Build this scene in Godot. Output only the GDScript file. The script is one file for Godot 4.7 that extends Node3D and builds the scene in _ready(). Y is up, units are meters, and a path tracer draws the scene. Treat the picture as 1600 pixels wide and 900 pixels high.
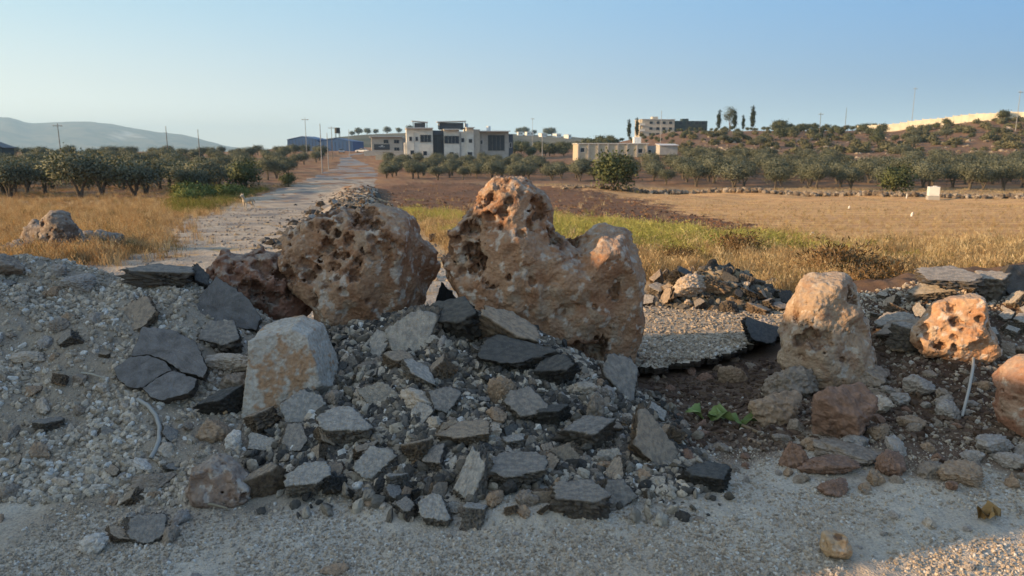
extends Node3D
# A rubble road block of limestone boulders and broken asphalt before an olive-grown valley, late sun from the left.

const EYE := 1.6
const FOCAL := 1114.0            # of a 1600 x 900 picture
const PITCH := 0.1906            # how far the lens looks down
var used := {}
var rng := RandomNumberGenerator.new()
var mats := {}
var tex := {}

# ---------------------------------------------------------------- names, labels, nodes
func numbered(called: String) -> String:
	var n: int = used.get(called, 0)
	used[called] = n + 1
	return called if n == 0 else "%s_%03d" % [called, n]

func tag(o: Node, label: String, category := "", group := "", kind := "") -> void:
	if label: o.set_meta("label", label)
	if category: o.set_meta("category", category)
	if group: o.set_meta("group", group)
	if kind: o.set_meta("kind", kind)

func thing(called: String, label: String, category: String, where := Vector3.ZERO, turn := 0.0, group := "") -> Node3D:
	var o := Node3D.new()
	o.name = numbered(called)
	add_child(o, true)
	o.position = where
	o.rotation.y = turn
	tag(o, label, category, group)
	return o

func obj(called: String, mesh: Mesh, mat: Material, parent: Node = null) -> MeshInstance3D:
	var o := MeshInstance3D.new()
	o.mesh = mesh
	o.material_override = mat
	if parent == null:
		o.name = numbered(called)
		add_child(o, true)
	else:
		var n := 0
		for k in parent.get_children():
			if k.name == called or k.name.begins_with(called + "_0"): n += 1
		o.name = called if n == 0 else "%s_%03d" % [called, n]
		parent.add_child(o, true)
	return o

func struct(called: String, mesh: Mesh, mat: Material) -> MeshInstance3D:
	var o := obj(called, mesh, mat)
	o.set_meta("kind", "structure")
	return o

func box(called: String, at_: Vector3, size: Vector3, mat: Material, parent: Node) -> MeshInstance3D:
	var b := BoxMesh.new()
	b.size = size
	var o := obj(called, b, mat, parent)
	o.position = at_
	return o

func many(called: String, mesh: Mesh, mat: Material, where: Array[Transform3D], tints: PackedColorArray, parent: Node = null) -> MultiMeshInstance3D:
	var m := MultiMesh.new()
	m.transform_format = MultiMesh.TRANSFORM_3D
	m.use_colors = true
	m.mesh = mesh
	m.instance_count = where.size()
	for i in where.size():
		m.set_instance_transform(i, where[i])
		m.set_instance_color(i, tints[i])
	var o := MultiMeshInstance3D.new()
	o.multimesh = m
	o.material_override = mat
	o.name = numbered(called) if parent == null else called
	(self if parent == null else parent).add_child(o, true)
	o.set_meta("kind", "stuff")
	return o

# ---------------------------------------------------------------- mesh builder
class MB:
	var v := PackedVector3Array()
	var n := PackedVector3Array()
	var c := PackedColorArray()
	var i := PackedInt32Array()
	func vert(p: Vector3, nn: Vector3, cc := Color.WHITE) -> int:
		v.append(p); n.append(nn); c.append(cc)
		return v.size() - 1
	func tri(a: int, b: int, d: int) -> void:
		i.append(a); i.append(b); i.append(d)
	func flat(a: Vector3, b: Vector3, d: Vector3, cc := Color.WHITE) -> void:
		var nn := (d - a).cross(b - a).normalized()
		tri(vert(a, nn, cc), vert(b, nn, cc), vert(d, nn, cc))
	func quad(a: Vector3, b: Vector3, d: Vector3, e: Vector3, cc := Color.WHITE) -> void:
		flat(a, b, d, cc)
		flat(a, d, e, cc)
	func smooth() -> void:
		var s := PackedVector3Array()
		s.resize(v.size())
		for k in range(0, i.size(), 3):
			var a := i[k]
			var b := i[k + 1]
			var d := i[k + 2]
			var nn := (v[d] - v[a]).cross(v[b] - v[a])
			s[a] += nn
			s[b] += nn
			s[d] += nn
		for k in s.size():
			s[k] = s[k].normalized()
		n = s
	func tube(pts: PackedVector3Array, radii: PackedFloat32Array, sides: int, cc := Color.WHITE) -> void:
		var first := v.size()
		for k in pts.size():
			var along := (pts[mini(k + 1, pts.size() - 1)] - pts[maxi(k - 1, 0)]).normalized()
			var side := along.cross(Vector3(0.31, 0.2, 0.93)).normalized()
			var up := side.cross(along)
			for s in sides:
				var a := TAU * s / sides
				var dir := side * cos(a) + up * sin(a)
				vert(pts[k] + dir * radii[k], dir, cc)
		for k in pts.size() - 1:
			for s in sides:
				var a := first + k * sides + s
				var b := first + k * sides + (s + 1) % sides
				tri(a, b, a + sides)
				tri(b, b + sides, a + sides)
		for e: int in [0, pts.size() - 1]:
			var mid := vert(pts[e], (pts[e] - pts[absi(e - 1)]).normalized(), cc)
			for s in sides:
				if e == 0: tri(mid, first + (s + 1) % sides, first + s)
				else: tri(mid, first + e * sides + s, first + e * sides + (s + 1) % sides)
	func block(at_: Vector3, size: Vector3, cc := Color.WHITE) -> void:
		var h := size * 0.5
		for ax in 3:
			for sg: float in [-1.0, 1.0]:
				var nn := Vector3.ZERO
				nn[ax] = sg
				var a := Vector3.ZERO
				a[(ax + 1) % 3] = 1.0
				var b := Vector3.ZERO
				b[(ax + 2) % 3] = 1.0
				var o := at_ + nn * h
				var q := [vert(o - a * h - b * h, nn, cc), vert(o + a * h - b * h, nn, cc), vert(o + a * h + b * h, nn, cc), vert(o - a * h + b * h, nn, cc)]
				if sg < 0.0:
					tri(q[0], q[1], q[2]); tri(q[0], q[2], q[3])
				else:
					tri(q[0], q[2], q[1]); tri(q[0], q[3], q[2])
	func mesh() -> ArrayMesh:
		var a := []
		a.resize(Mesh.ARRAY_MAX)
		a[Mesh.ARRAY_VERTEX] = v
		a[Mesh.ARRAY_NORMAL] = n
		a[Mesh.ARRAY_COLOR] = c
		a[Mesh.ARRAY_INDEX] = i
		var m := ArrayMesh.new()
		m.add_surface_from_arrays(Mesh.PRIMITIVE_TRIANGLES, a)
		return m

func noise(s: int, freq: float, octaves := 3, type := FastNoiseLite.TYPE_SIMPLEX_SMOOTH) -> FastNoiseLite:
	var f := FastNoiseLite.new()
	f.seed = s
	f.frequency = freq
	f.noise_type = type
	f.fractal_octaves = octaves
	f.fractal_type = FastNoiseLite.FRACTAL_FBM if octaves > 1 else FastNoiseLite.FRACTAL_NONE
	if type == FastNoiseLite.TYPE_CELLULAR:
		f.cellular_return_type = FastNoiseLite.RETURN_DISTANCE
		f.cellular_distance_function = FastNoiseLite.DISTANCE_EUCLIDEAN
	return f

# ---------------------------------------------------------------- where a sight line of the photograph meets the land
func ray(px: float, py: float) -> Vector3:
	var u := (px - 800.0) / FOCAL
	var w := (py - 450.0) / FOCAL
	var cy := cos(PITCH)
	var sy := sin(PITCH)
	var dir := Vector3(u, -w * cy - sy, -cy + w * sy)
	return dir / -dir.z

func at(px: float, py: float, d: float) -> Vector3:
	return Vector3(0, EYE, 0) + ray(px, py) * d

func spot(px: float, py: float, from := 2.0) -> Vector3:
	var r := ray(px, py)
	var d := from
	var prev := from
	while d < 900.0:
		var p := Vector3(0, EYE, 0) + r * d
		if p.y < land(p.x, p.z):
			var lo := prev
			var hi := d
			for k in 12:
				var m := (lo + hi) * 0.5
				var q := Vector3(0, EYE, 0) + r * m
				if q.y < land(q.x, q.z): hi = m
				else: lo = m
			return Vector3(0, EYE, 0) + r * hi
		prev = d
		d += 0.03 + d * 0.008
	return Vector3(0, EYE, 0) + r * 900.0

func picture(p: Vector3) -> Vector2:
	var q := p - Vector3(0, EYE, 0)
	var cy := cos(PITCH)
	var sy := sin(PITCH)
	var f := -q.z * cy - q.y * sy
	var up := q.y * cy - q.z * sy
	return Vector2(800.0 + FOCAL * q.x / f, 450.0 - FOCAL * up / f)

func metres_per_px(px: float, py: float, d: float) -> float:
	return at(px + 1.0, py, d).x - at(px, py, d).x

# ---------------------------------------------------------------- the lie of the land
var berm_foot := PackedFloat32Array()
var berm_crest := PackedFloat32Array()
var berm_high := PackedFloat32Array()
var berm_back := PackedFloat32Array()
var far_l := PackedFloat32Array()
var far_c := PackedFloat32Array()
var far_r := PackedFloat32Array()
var n_lump: FastNoiseLite
var n_fine: FastNoiseLite
var n_wide: FastNoiseLite
var slab_outline := PackedVector2Array()
var slab_grown := PackedVector2Array()

func eased(rows: Array, x: float, col: int) -> float:
	if x <= rows[0][0]: return rows[0][col]
	for k in rows.size() - 1:
		if x < rows[k + 1][0]:
			var t: float = (x - rows[k][0]) / (rows[k + 1][0] - rows[k][0])
			return lerpf(rows[k][col], rows[k + 1][col], t)
	return rows[-1][col]

func softened(a: PackedFloat32Array, r: int) -> PackedFloat32Array:
	var out := a
	for pass_ in 2:
		var src := out.duplicate()
		for k in src.size():
			var s := 0.0
			for j in range(-r, r + 1):
				s += src[clampi(k + j, 0, src.size() - 1)]
			out[k] = s / (2 * r + 1)
	return out

func lay_of_land() -> void:
	n_lump = noise(11, 2.1, 3)
	n_fine = noise(12, 9.0, 3)
	n_wide = noise(13, 0.09, 3)
	# x, foot, crest, height, back
	var rows := [
		[-14.0, 2.6, 4.9, 1.2, 7.5], [-6.0, 2.8, 4.9, 1.2, 7.2], [-4.2, 2.9, 4.9, 0.98, 6.8], [-3.3, 2.9, 4.9, 0.86, 6.6], [-2.68, 2.9, 4.9, 0.76, 6.4], [-2.27, 2.95, 5.0, 0.8, 6.4],
		[-1.9, 2.95, 4.75, 0.6, 6.2], [-1.45, 3.0, 4.6, 0.4, 6.0], [-0.83, 2.95, 4.65, 0.5, 6.2], [-0.41, 2.85, 4.55, 0.6, 6.0], [0.0, 2.8, 4.6, 0.5, 5.6], [0.33, 2.85, 4.55, 0.37, 5.4],
		[0.62, 2.85, 4.5, 0.22, 5.2], [0.87, 2.95, 4.4, 0.1, 5.0], [1.24, 3.2, 4.3, 0.0, 5.0], [1.57, 3.1, 4.2, 0.06, 5.2], [2.06, 3.1, 4.4, 0.16, 5.6], [2.48, 3.2, 5.4, 0.26, 6.6],
		[2.9, 3.25, 6.1, 0.48, 7.5], [3.3, 3.2, 6.2, 0.54, 7.6], [5.0, 3.0, 6.2, 0.7, 7.7], [9.0, 3.0, 5.3, 0.5, 7.2]]
	for k in 480:
		var x := -14.0 + k * 0.05
		berm_foot.append(eased(rows, x, 1))
		berm_crest.append(eased(rows, x, 2))
		berm_high.append(eased(rows, x, 3))
		berm_back.append(eased(rows, x, 4))
	berm_foot = softened(berm_foot, 3)
	berm_crest = softened(berm_crest, 3)
	berm_high = softened(berm_high, 2)
	berm_back = softened(berm_back, 3)
	var head := [[0.0, 0.0], [12.0, -0.1], [30.0, -0.9], [60.0, -2.0]]
	var l := head + [[100.0, -2.4], [150.0, -2.0], [200.0, -1.0], [260.0, 0.0], [400.0, 0.5], [800.0, 0.0], [6000.0, -8.0]]
	var c := head + [[100.0, -2.5], [130.0, -2.5], [160.0, -2.1], [200.0, -0.8], [260.0, 1.2], [300.0, 1.3], [400.0, 3.0], [600.0, 4.0], [1000.0, 2.0], [6000.0, -8.0]]
	var r := [[0.0, 0.0], [12.0, -0.1], [30.0, -1.0], [60.0, -2.3], [80.0, -2.75], [110.0, -2.3], [150.0, -0.4], [200.0, 2.9], [240.0, 6.4], [270.0, 8.8], [320.0, 9.5], [450.0, 8.0], [700.0, 3.0], [6000.0, -8.0]]
	for k in 1600:
		var d := pow(k / 20.0, 2.0)
		far_l.append(eased(l, d, 1))
		far_c.append(eased(c, d, 1))
		far_r.append(eased(r, d, 1))
	far_l = softened(far_l, 5)
	far_c = softened(far_c, 5)
	far_r = softened(far_r, 5)

func looked_up(a: PackedFloat32Array, f: float) -> float:
	var k := clampi(int(f), 0, a.size() - 2)
	return lerpf(a[k], a[k + 1], clampf(f - k, 0.0, 1.0))

func land(x: float, z: float) -> float:
	var d := -z
	var y := 0.0
	if d > 0.0:
		var f := sqrt(d) * 20.0
		y = looked_up(far_c, f)
		if d > 10.0:
			var u := x / d
			if u > 0.06:
				var rr := looked_up(far_r, f)
				if rr > 0.0:
					rr *= 1.0 + 1.1 * smoothstep(0.45, 0.72, u)
					rr = minf(rr, 11.0 + (rr - 11.0) * 0.12)
				y = lerpf(y, rr, smoothstep(0.06, 0.25, u))
			elif u < -0.25:
				y = lerpf(y, looked_up(far_l, f), smoothstep(0.25, 0.42, -u))
			y += n_wide.get_noise_2d(x, z) * 0.35 * smoothstep(20.0, 60.0, d)
	if d < 8.0 and d > 1.5 and x < 10.0:
		var f := (x + 14.0) / 0.05
		var high := looked_up(berm_high, f)
		var foot := looked_up(berm_foot, f)
		var crest := looked_up(berm_crest, f)
		var t := 0.0
		if d < crest:
			t = clampf((d - foot + 0.15 * n_lump.get_noise_2d(x * 0.7, z * 0.7)) / (crest - foot), 0.0, 1.0)
			t = lerpf(t, smoothstep(0.0, 1.0, t), 0.45)
		else:
			t = 1.0 - smoothstep(0.0, 1.0, clampf((d - crest) / (looked_up(berm_back, f) - crest), 0.0, 1.0))
		y += high * t + n_lump.get_noise_2d(x, z) * (0.012 + 0.06 * t * minf(1.0, high * 2.0))
		# the pit dug out in front of the broken road edge
		if x > 0.3 and x < 2.9 and d > 3.6:
			var dig := smoothstep(0.35, 0.9, x) * (1.0 - smoothstep(2.2, 2.8, x)) * smoothstep(3.75, 4.3, d) * (1.0 - smoothstep(6.9, 7.4, d))
			y -= 0.07 * dig
	if x < -4.0 and d > 0.0 and d < 8.0:
		# unseen higher bank added on the left, shaped to shade the foreground
		var bank := (1.0 - smoothstep(-7.6, -5.0, x)) * smoothstep(-18.0, -14.0, x) * smoothstep(0.42, 0.78, d) * (1.0 - smoothstep(3.7, 4.5, d))
		y = maxf(y, 3.06 * bank * (1.0 + 0.08 * n_lump.get_noise_2d(x * 0.4, z * 0.4)))
	if d > 6.0 and d < 9.5 and x > 0.9 and x < 3.8:
		var q := Vector2((x - 2.25) / 1.05, (d - 7.75) / 0.85)
		y += 0.3 * (1.0 - smoothstep(0.1, 1.0, q.length())) * (1.0 + 0.6 * n_lump.get_noise_2d(x, z))
	if d > 10.0 and d < 80.0:
		var t := (d - 12.0) / 48.0
		var mid := lerpf(-3.05, -12.8, t)
		var w := lerpf(1.0, 2.6, clampf(t, 0.0, 1.0))
		var q := absf(x - mid) / w
		if q < 1.0:
			y += lerpf(0.26, 0.4, clampf(t, 0.0, 1.0)) * (1.0 - smoothstep(0.1, 1.0, q)) * smoothstep(10.0, 11.8, d) * (1.0 - smoothstep(62.0, 76.0, d)) * (1.0 + 0.5 * n_lump.get_noise_2d(x * 0.5, z * 0.3))
	if d < 12.0:
		y += n_fine.get_noise_2d(x, z) * 0.007
	return y

func slope(x: float, z: float, e := 0.08) -> Vector3:
	return Vector3(land(x - e, z) - land(x + e, z), 2.0 * e, land(x, z - e) - land(x, z + e)).normalized()

# ---------------------------------------------------------------- what covers the land
var z_plough := PackedVector2Array()
var z_weeds := PackedVector2Array()
var z_weeds_b := PackedVector2Array()
var z_stubble := PackedVector2Array()
var road_l := PackedVector3Array()
var road_r := PackedVector3Array()
var n_patch: FastNoiseLite
var n_soil: FastNoiseLite

func outline(points: Array) -> PackedVector2Array:
	var out := PackedVector2Array()
	for p: Vector2 in points:
		var s := spot(p.x, p.y, 6.5)
		out.append(Vector2(s.x, s.z))
	return out

func zones() -> void:
	n_patch = noise(21, 0.55, 4)
	n_soil = noise(22, 1.6, 4)
	z_plough = outline([Vector2(560, 290), Vector2(640, 284), Vector2(880, 290), Vector2(960, 305), Vector2(1060, 330), Vector2(1230, 362), Vector2(1120, 366), Vector2(960, 345), Vector2(800, 338), Vector2(600, 322)])
	z_weeds = outline([Vector2(840, 330), Vector2(960, 338), Vector2(1100, 362), Vector2(1260, 372), Vector2(1330, 392), Vector2(1200, 404), Vector2(1010, 398), Vector2(840, 392), Vector2(720, 372)])
	z_weeds_b = outline([Vector2(610, 310), Vector2(700, 318), Vector2(730, 345), Vector2(640, 350)])
	z_stubble = outline([Vector2(880, 291), Vector2(1100, 298), Vector2(1900, 304), Vector2(1900, 400), Vector2(1330, 392), Vector2(1230, 362), Vector2(1060, 330)])
	for p: Vector2 in [Vector2(60, 425), Vector2(225, 395), Vector2(270, 345), Vector2(345, 325), Vector2(400, 305), Vector2(448, 290), Vector2(480, 279), Vector2(500, 270), Vector2(522, 262), Vector2(530, 255), Vector2(531, 249), Vector2(530, 244)]:
		road_l.append(spot(p.x, p.y, 9.0))
	for p: Vector2 in [Vector2(760, 425), Vector2(650, 395), Vector2(602, 345), Vector2(596, 325), Vector2(593, 305), Vector2(591, 290), Vector2(591, 279), Vector2(590, 270), Vector2(586, 262), Vector2(571, 255), Vector2(556, 249), Vector2(545, 244)]:
		road_r.append(spot(p.x, p.y, 9.0))

func road_edge(a: PackedVector3Array, d: float) -> float:
	for k in a.size() - 1:
		if d < -a[k + 1].z:
			return lerpf(a[k].x, a[k + 1].x, clampf((d + a[k].z) / (a[k].z - a[k + 1].z), 0.0, 1.0))
	return a[-1].x

func mixc(a: Color, b: Color, t: float) -> Color:
	return a.lerp(b, clampf(t, 0.0, 1.0))

func ground_colour(x: float, z: float) -> Color:
	var d := -z
	var s := n_soil.get_noise_2d(x, z)
	var w := n_patch.get_noise_2d(x, z)
	var chips := mixc(Color(0.5, 0.43, 0.35), Color(0.38, 0.3, 0.225), 0.35 + s * 1.2)
	chips = mixc(chips, Color(0.5, 0.45, 0.385), 0.25 + w)
	if d < 8.5:
		var dark := smoothstep(-1.55, -1.0, x + s * 0.3) * (1.0 - smoothstep(0.75, 1.15, x + s * 0.3)) * smoothstep(2.95, 3.3, d + s * 0.25)
		var c := mixc(chips, Color(0.17, 0.145, 0.12), dark * 0.75)
		var mound := (1.0 - smoothstep(-1.4, -0.9, x + s * 0.3)) * smoothstep(2.95, 3.3, d + s * 0.3)
		c = mixc(c, Color(0.215, 0.165, 0.12), mound * 0.6)
		var soil := smoothstep(0.6, 0.95, x + s * 0.3) * smoothstep(3.45, 3.85, d + s * 0.4 + 0.25 * smoothstep(1.6, 2.4, x))
		c = mixc(c, mixc(Color(0.085, 0.052, 0.036), Color(0.15, 0.1, 0.07), 0.5 + s), soil)
		if d < 6.6:
			return c
		var k := smoothstep(6.4, 7.6, d + s)
		return mixc(c, Color(0.33, 0.25, 0.16), k)
	var straw := mixc(Color(0.5, 0.36, 0.2), Color(0.34, 0.225, 0.125), 0.5 + w)
	var p := Vector2(x + w * 2.2 * clampf(d / 30.0, 0.2, 1.6), z + s * 2.6 * clampf(d / 30.0, 0.2, 1.8))
	if d < 130.0 and x > -14.0:
		if Geometry2D.is_point_in_polygon(p, z_plough):
			return mixc(Color(0.19, 0.105, 0.062), Color(0.12, 0.066, 0.04), 0.5 + s)
		if Geometry2D.is_point_in_polygon(p, z_weeds) or Geometry2D.is_point_in_polygon(p, z_weeds_b):
			return mixc(Color(0.33, 0.3, 0.1), straw, 0.3 + w)
		if Geometry2D.is_point_in_polygon(p, z_stubble):
			var stripe := n_patch.get_noise_2d(x * 0.04 + z * 0.08, z * 1.5 + x * 0.12) * 1.3
			return mixc(mixc(Color(0.66, 0.40, 0.18), Color(0.45, 0.25, 0.115), 0.45 + stripe * 1.5), straw, 0.15)
	var u := x / d
	if u < -0.1:
		var grove := smoothstep(38.0, 46.0, d + w * 6.0)
		return mixc(straw, mixc(Color(0.2, 0.1, 0.06), Color(0.31, 0.19, 0.1), 0.5 + w), grove)
	var hill := smoothstep(70.0, 95.0, d)
	return mixc(straw, mixc(Color(0.24, 0.14, 0.08), Color(0.165, 0.095, 0.06), 0.5 + s + w), hill)

func build_ground() -> void:
	var b := MB.new()
	var angles := PackedFloat32Array()
	var a := -180.0
	while a < 180.0:
		angles.append(a)
		a += 0.22 if absf(a) < 42.0 else (1.2 if absf(a) < 75.0 else 5.0)
	angles.append(180.0)
	var rings := PackedFloat32Array([0.4, 1.2, 1.8, 2.1])
	var r := 2.25
	while r < 2900.0:
		rings.append(r)
		r *= 1.0052 if r < 9.0 else (1.012 if r < 80.0 else 1.03)
	var cols := angles.size()
	for k in rings.size():
		for j in cols:
			var t := deg_to_rad(angles[j])
			var x := sin(t) * rings[k]
			var z := -cos(t) * rings[k]
			b.vert(Vector3(x, land(x, z), z), Vector3.UP, ground_colour(x, z))
	var centre := b.vert(Vector3(0, land(0, 0), 0), Vector3.UP, ground_colour(0, 0))
	for j in cols - 1:
		b.tri(centre, j, j + 1)
	for k in rings.size() - 1:
		for j in cols - 1:
			var q := k * cols + j
			b.tri(q, q + cols, q + 1)
			b.tri(q + 1, q + cols, q + cols + 1)
	b.smooth()
	struct("ground", b.mesh(), mats.ground)

func build_road() -> void:
	var b := MB.new()
	var across := 18
	var rows := 0
	var d := 6.6
	while d < 262.0:
		var l := road_edge(road_l, d)
		var rr := road_edge(road_r, d)
		for k in across + 1:
			var t := float(k) / across
			var x := lerpf(l, rr, t) + (n_soil.get_noise_2d(d * 0.7, k * 3.1) * 0.5 if k == 0 or k == across else 0.0)
			var z := -d + (0.0 if rows else n_soil.get_noise_2d(x * 2.0, 0.0) * 0.3)
			var w := n_soil.get_noise_2d(x, z * 0.6)
			var worn := mixc(Color(0.29, 0.25, 0.21), Color(0.46, 0.385, 0.3), 0.5 + w * 1.6)
			worn = mixc(worn, Color(0.19, 0.18, 0.175), smoothstep(0.12, 0.4, n_patch.get_noise_2d(x * 0.5, z * 0.25)))
			var c := mixc(worn, Color(0.24, 0.235, 0.235), smoothstep(90.0, 120.0, d))
			b.vert(Vector3(x, land(x, z) + 0.012 + (0.045 * w if d < 60.0 else 0.0) - (0.05 if k == 0 or k == across else 0.0), z), Vector3.UP, c)
		rows += 1
		d *= 1.012
	for k in rows - 1:
		for j in across:
			var q := k * (across + 1) + j
			b.tri(q, q + across + 1, q + 1)
			b.tri(q + 1, q + across + 1, q + across + 2)
	b.smooth()
	struct("road", b.mesh(), mats.road)

# ---------------------------------------------------------------- materials
func noise_tex(f: FastNoiseLite, stops: Array, side := 512) -> NoiseTexture2D:
	var t := NoiseTexture2D.new()
	t.width = side
	t.height = side
	t.seamless = true
	t.seamless_blend_skirt = 0.12
	t.noise = f
	if stops.size():
		var g := Gradient.new()
		var offs := PackedFloat32Array()
		var cols := PackedColorArray()
		for s: Array in stops:
			offs.append(s[0])
			cols.append(s[1])
		g.offsets = offs
		g.colors = cols
		t.color_ramp = g
	return t

func grey(v: float) -> Color:
	return Color(v, v, v).linear_to_srgb()

func mat(called: String, c: Color, rough := 0.9, t: Texture2D = null, scale := 1.0, relief: Texture2D = null, depth := 0.0, world := true, vertex := true) -> StandardMaterial3D:
	var m := StandardMaterial3D.new()
	m.resource_name = called
	m.albedo_color = c.linear_to_srgb()
	m.roughness = rough
	m.metallic_specular = 0.3
	m.vertex_color_use_as_albedo = vertex
	if t:
		m.albedo_texture = t
	if relief:
		m.heightmap_enabled = true
		m.heightmap_texture = relief
		m.heightmap_scale = depth
	if t or relief:
		m.uv1_triplanar = true
		m.uv1_world_triplanar = world
		m.uv1_scale = Vector3.ONE * scale
	mats[called] = m
	return m

func materials() -> void:
	var chip := noise(31, 0.05, 1, FastNoiseLite.TYPE_CELLULAR)
	chip.cellular_return_type = FastNoiseLite.RETURN_CELL_VALUE
	chip.domain_warp_enabled = true
	chip.domain_warp_amplitude = 6.0
	chip.domain_warp_frequency = 0.06
	var chip_d := chip.duplicate()
	chip_d.cellular_return_type = FastNoiseLite.RETURN_DISTANCE
	tex.chip = noise_tex(chip, [[0.0, grey(0.6)], [0.3, grey(0.8)], [0.65, Color(0.95, 0.93, 0.9)], [1.0, grey(1.0)]])
	tex.chip_high = noise_tex(chip_d, [[0.0, Color.WHITE], [0.5, grey(0.3)], [1.0, Color.BLACK]])
	var grit := noise(33, 0.11, 1, FastNoiseLite.TYPE_CELLULAR)
	grit.cellular_return_type = FastNoiseLite.RETURN_CELL_VALUE
	tex.grit = noise_tex(grit, [[0.0, grey(0.5)], [0.45, grey(0.62)], [0.72, grey(0.7)], [0.8, Color(0.93, 0.9, 0.85)], [0.86, grey(0.6)], [0.95, Color(0.8, 0.7, 0.58)], [1.0, grey(1.0)]])
	tex.grit_high = noise_tex(noise(34, 0.07, 5), [])
	tex.stone = noise_tex(noise(35, 0.02, 6), [[0.0, Color(0.8, 0.75, 0.71)], [0.4, Color(0.9, 0.87, 0.85)], [0.6, Color(0.94, 0.92, 0.91)], [1.0, Color.WHITE]])
	tex.stone_high = noise_tex(noise(36, 0.02, 6), [])
	tex.wall = noise_tex(noise(37, 0.01, 5), [[0.0, grey(0.72)], [0.5, grey(0.9)], [1.0, grey(1.0)]])
	mat("ground", Color(1.15, 1.15, 1.15), 0.95, tex.chip, 4.6, tex.chip_high, 0.5)
	mat("road", Color(1.15, 1.15, 1.15), 0.95, tex.chip, 1.3, tex.chip_high, 1.0)
	mat("asphalt", Color(2.35, 2.2, 2.08), 0.88, tex.grit, 5.0, tex.grit_high, 0.6)
	mat("asphalt_dusty", Color(3.0, 2.5, 2.05), 0.95, tex.grit, 5.0, tex.grit_high, 0.6)
	mat("asphalt_black", Color(0.95, 0.95, 0.95), 0.75, tex.grit, 5.0, tex.grit_high, 0.6)
	mat("asphalt_pale", Color(3.0, 2.85, 2.7), 0.92, tex.grit, 3.0, tex.grit_high, 0.6)
	mat("karst", Color(1.12, 1.12, 1.12), 0.92, tex.stone, 3.2, tex.stone_high, 1.1)
	var tones := {"cream": Color(0.52, 0.45, 0.37), "grey": Color(0.36, 0.335, 0.31), "tan": Color(0.37, 0.275, 0.195), "rust": Color(0.27, 0.175, 0.13), "white": Color(0.62, 0.58, 0.53), "dun": Color(0.3, 0.255, 0.21)}
	for k: String in tones:
		mat("stone_" + k, tones[k] * 1.2, 0.93, tex.stone, 3.5, tex.stone_high, 1.0)
	mat("pebble", Color(1, 1, 1), 0.95)
	var g := mat("straw", Color(1, 1, 1), 0.85)
	g.backlight_enabled = true
	g.backlight = Color(0.8, 0.7, 0.5)
	g = mat("leaf", Color(1, 1, 1), 0.7)
	g.backlight_enabled = true
	g.backlight = Color(0.45, 0.5, 0.3)
	mat("bark", Color(0.12, 0.1, 0.08), 0.95, null, 1.0, tex.stone_high, 3.0)
	mat("plaster", Color(0.74, 0.70, 0.62), 0.9, tex.wall, 0.12, null, 0.0, true, false)
	mat("stonework", Color(0.5, 0.45, 0.38), 0.92, tex.wall, 0.2, null, 0.0, true, false)
	mat("concrete", Color(0.42, 0.40, 0.37), 0.92, tex.wall, 0.15, null, 0.0, true, false)
	mat("block_wall", Color(0.5, 0.44, 0.34), 0.95, tex.wall, 0.3, null, 0.0, true, false)
	mat("cream_wall", Color(0.8, 0.72, 0.56), 0.9, tex.wall, 0.1, null, 0.0, true, false)
	mat("glass_dark", Color(0.035, 0.045, 0.06), 0.15, null, 1.0, null, 0.0, true, false)
	mat("frame_dark", Color(0.06, 0.065, 0.075), 0.5, null, 1.0, null, 0.0, true, false)
	mat("frame_pale", Color(0.55, 0.54, 0.52), 0.6, null, 1.0, null, 0.0, true, false)
	mat("blue_sheet", Color(0.045, 0.1, 0.22), 0.5, null, 1.0, null, 0.0, true, false)
	mat("dark_blue_grey", Color(0.07, 0.085, 0.115), 0.6, tex.wall, 0.2, null, 0.0, true, false)
	mat("dark_teal", Color(0.05, 0.075, 0.08), 0.8, tex.wall, 0.2, null, 0.0, true, false)
	mat("white_paint", Color(0.78, 0.77, 0.74), 0.6, tex.wall, 0.3, null, 0.0, true, false)
	mat("black_tank", Color(0.03, 0.03, 0.032), 0.4, null, 1.0, null, 0.0, true, false)
	mat("pole_wood", Color(0.16, 0.13, 0.1), 0.9, null, 1.0, null, 0.0, true, false)
	mat("pole_metal", Color(0.3, 0.3, 0.3), 0.5, null, 1.0, null, 0.0, true, false)
	mat("tyre", Color(0.025, 0.025, 0.025), 0.8, null, 1.0, null, 0.0, true, false)
	mat("car_white", Color(0.7, 0.7, 0.7), 0.3, null, 1.0, null, 0.0, true, false)
	mat("car_silver", Color(0.4, 0.41, 0.43), 0.35, null, 1.0, null, 0.0, true, false)
	mat("fur", Color(0.68, 0.62, 0.53), 0.9)
	mat("hose", Color(0.33, 0.31, 0.28), 0.7)
	mat("pale_rod", Color(0.42, 0.39, 0.34), 0.7)
	mat("hill", Color(1, 1, 1), 0.95)

# ---------------------------------------------------------------- broken stones: planes cut a ball
var ball_v := PackedVector3Array()
var ball_i := PackedInt32Array()
var small_v := PackedVector3Array()
var small_i := PackedInt32Array()

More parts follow.
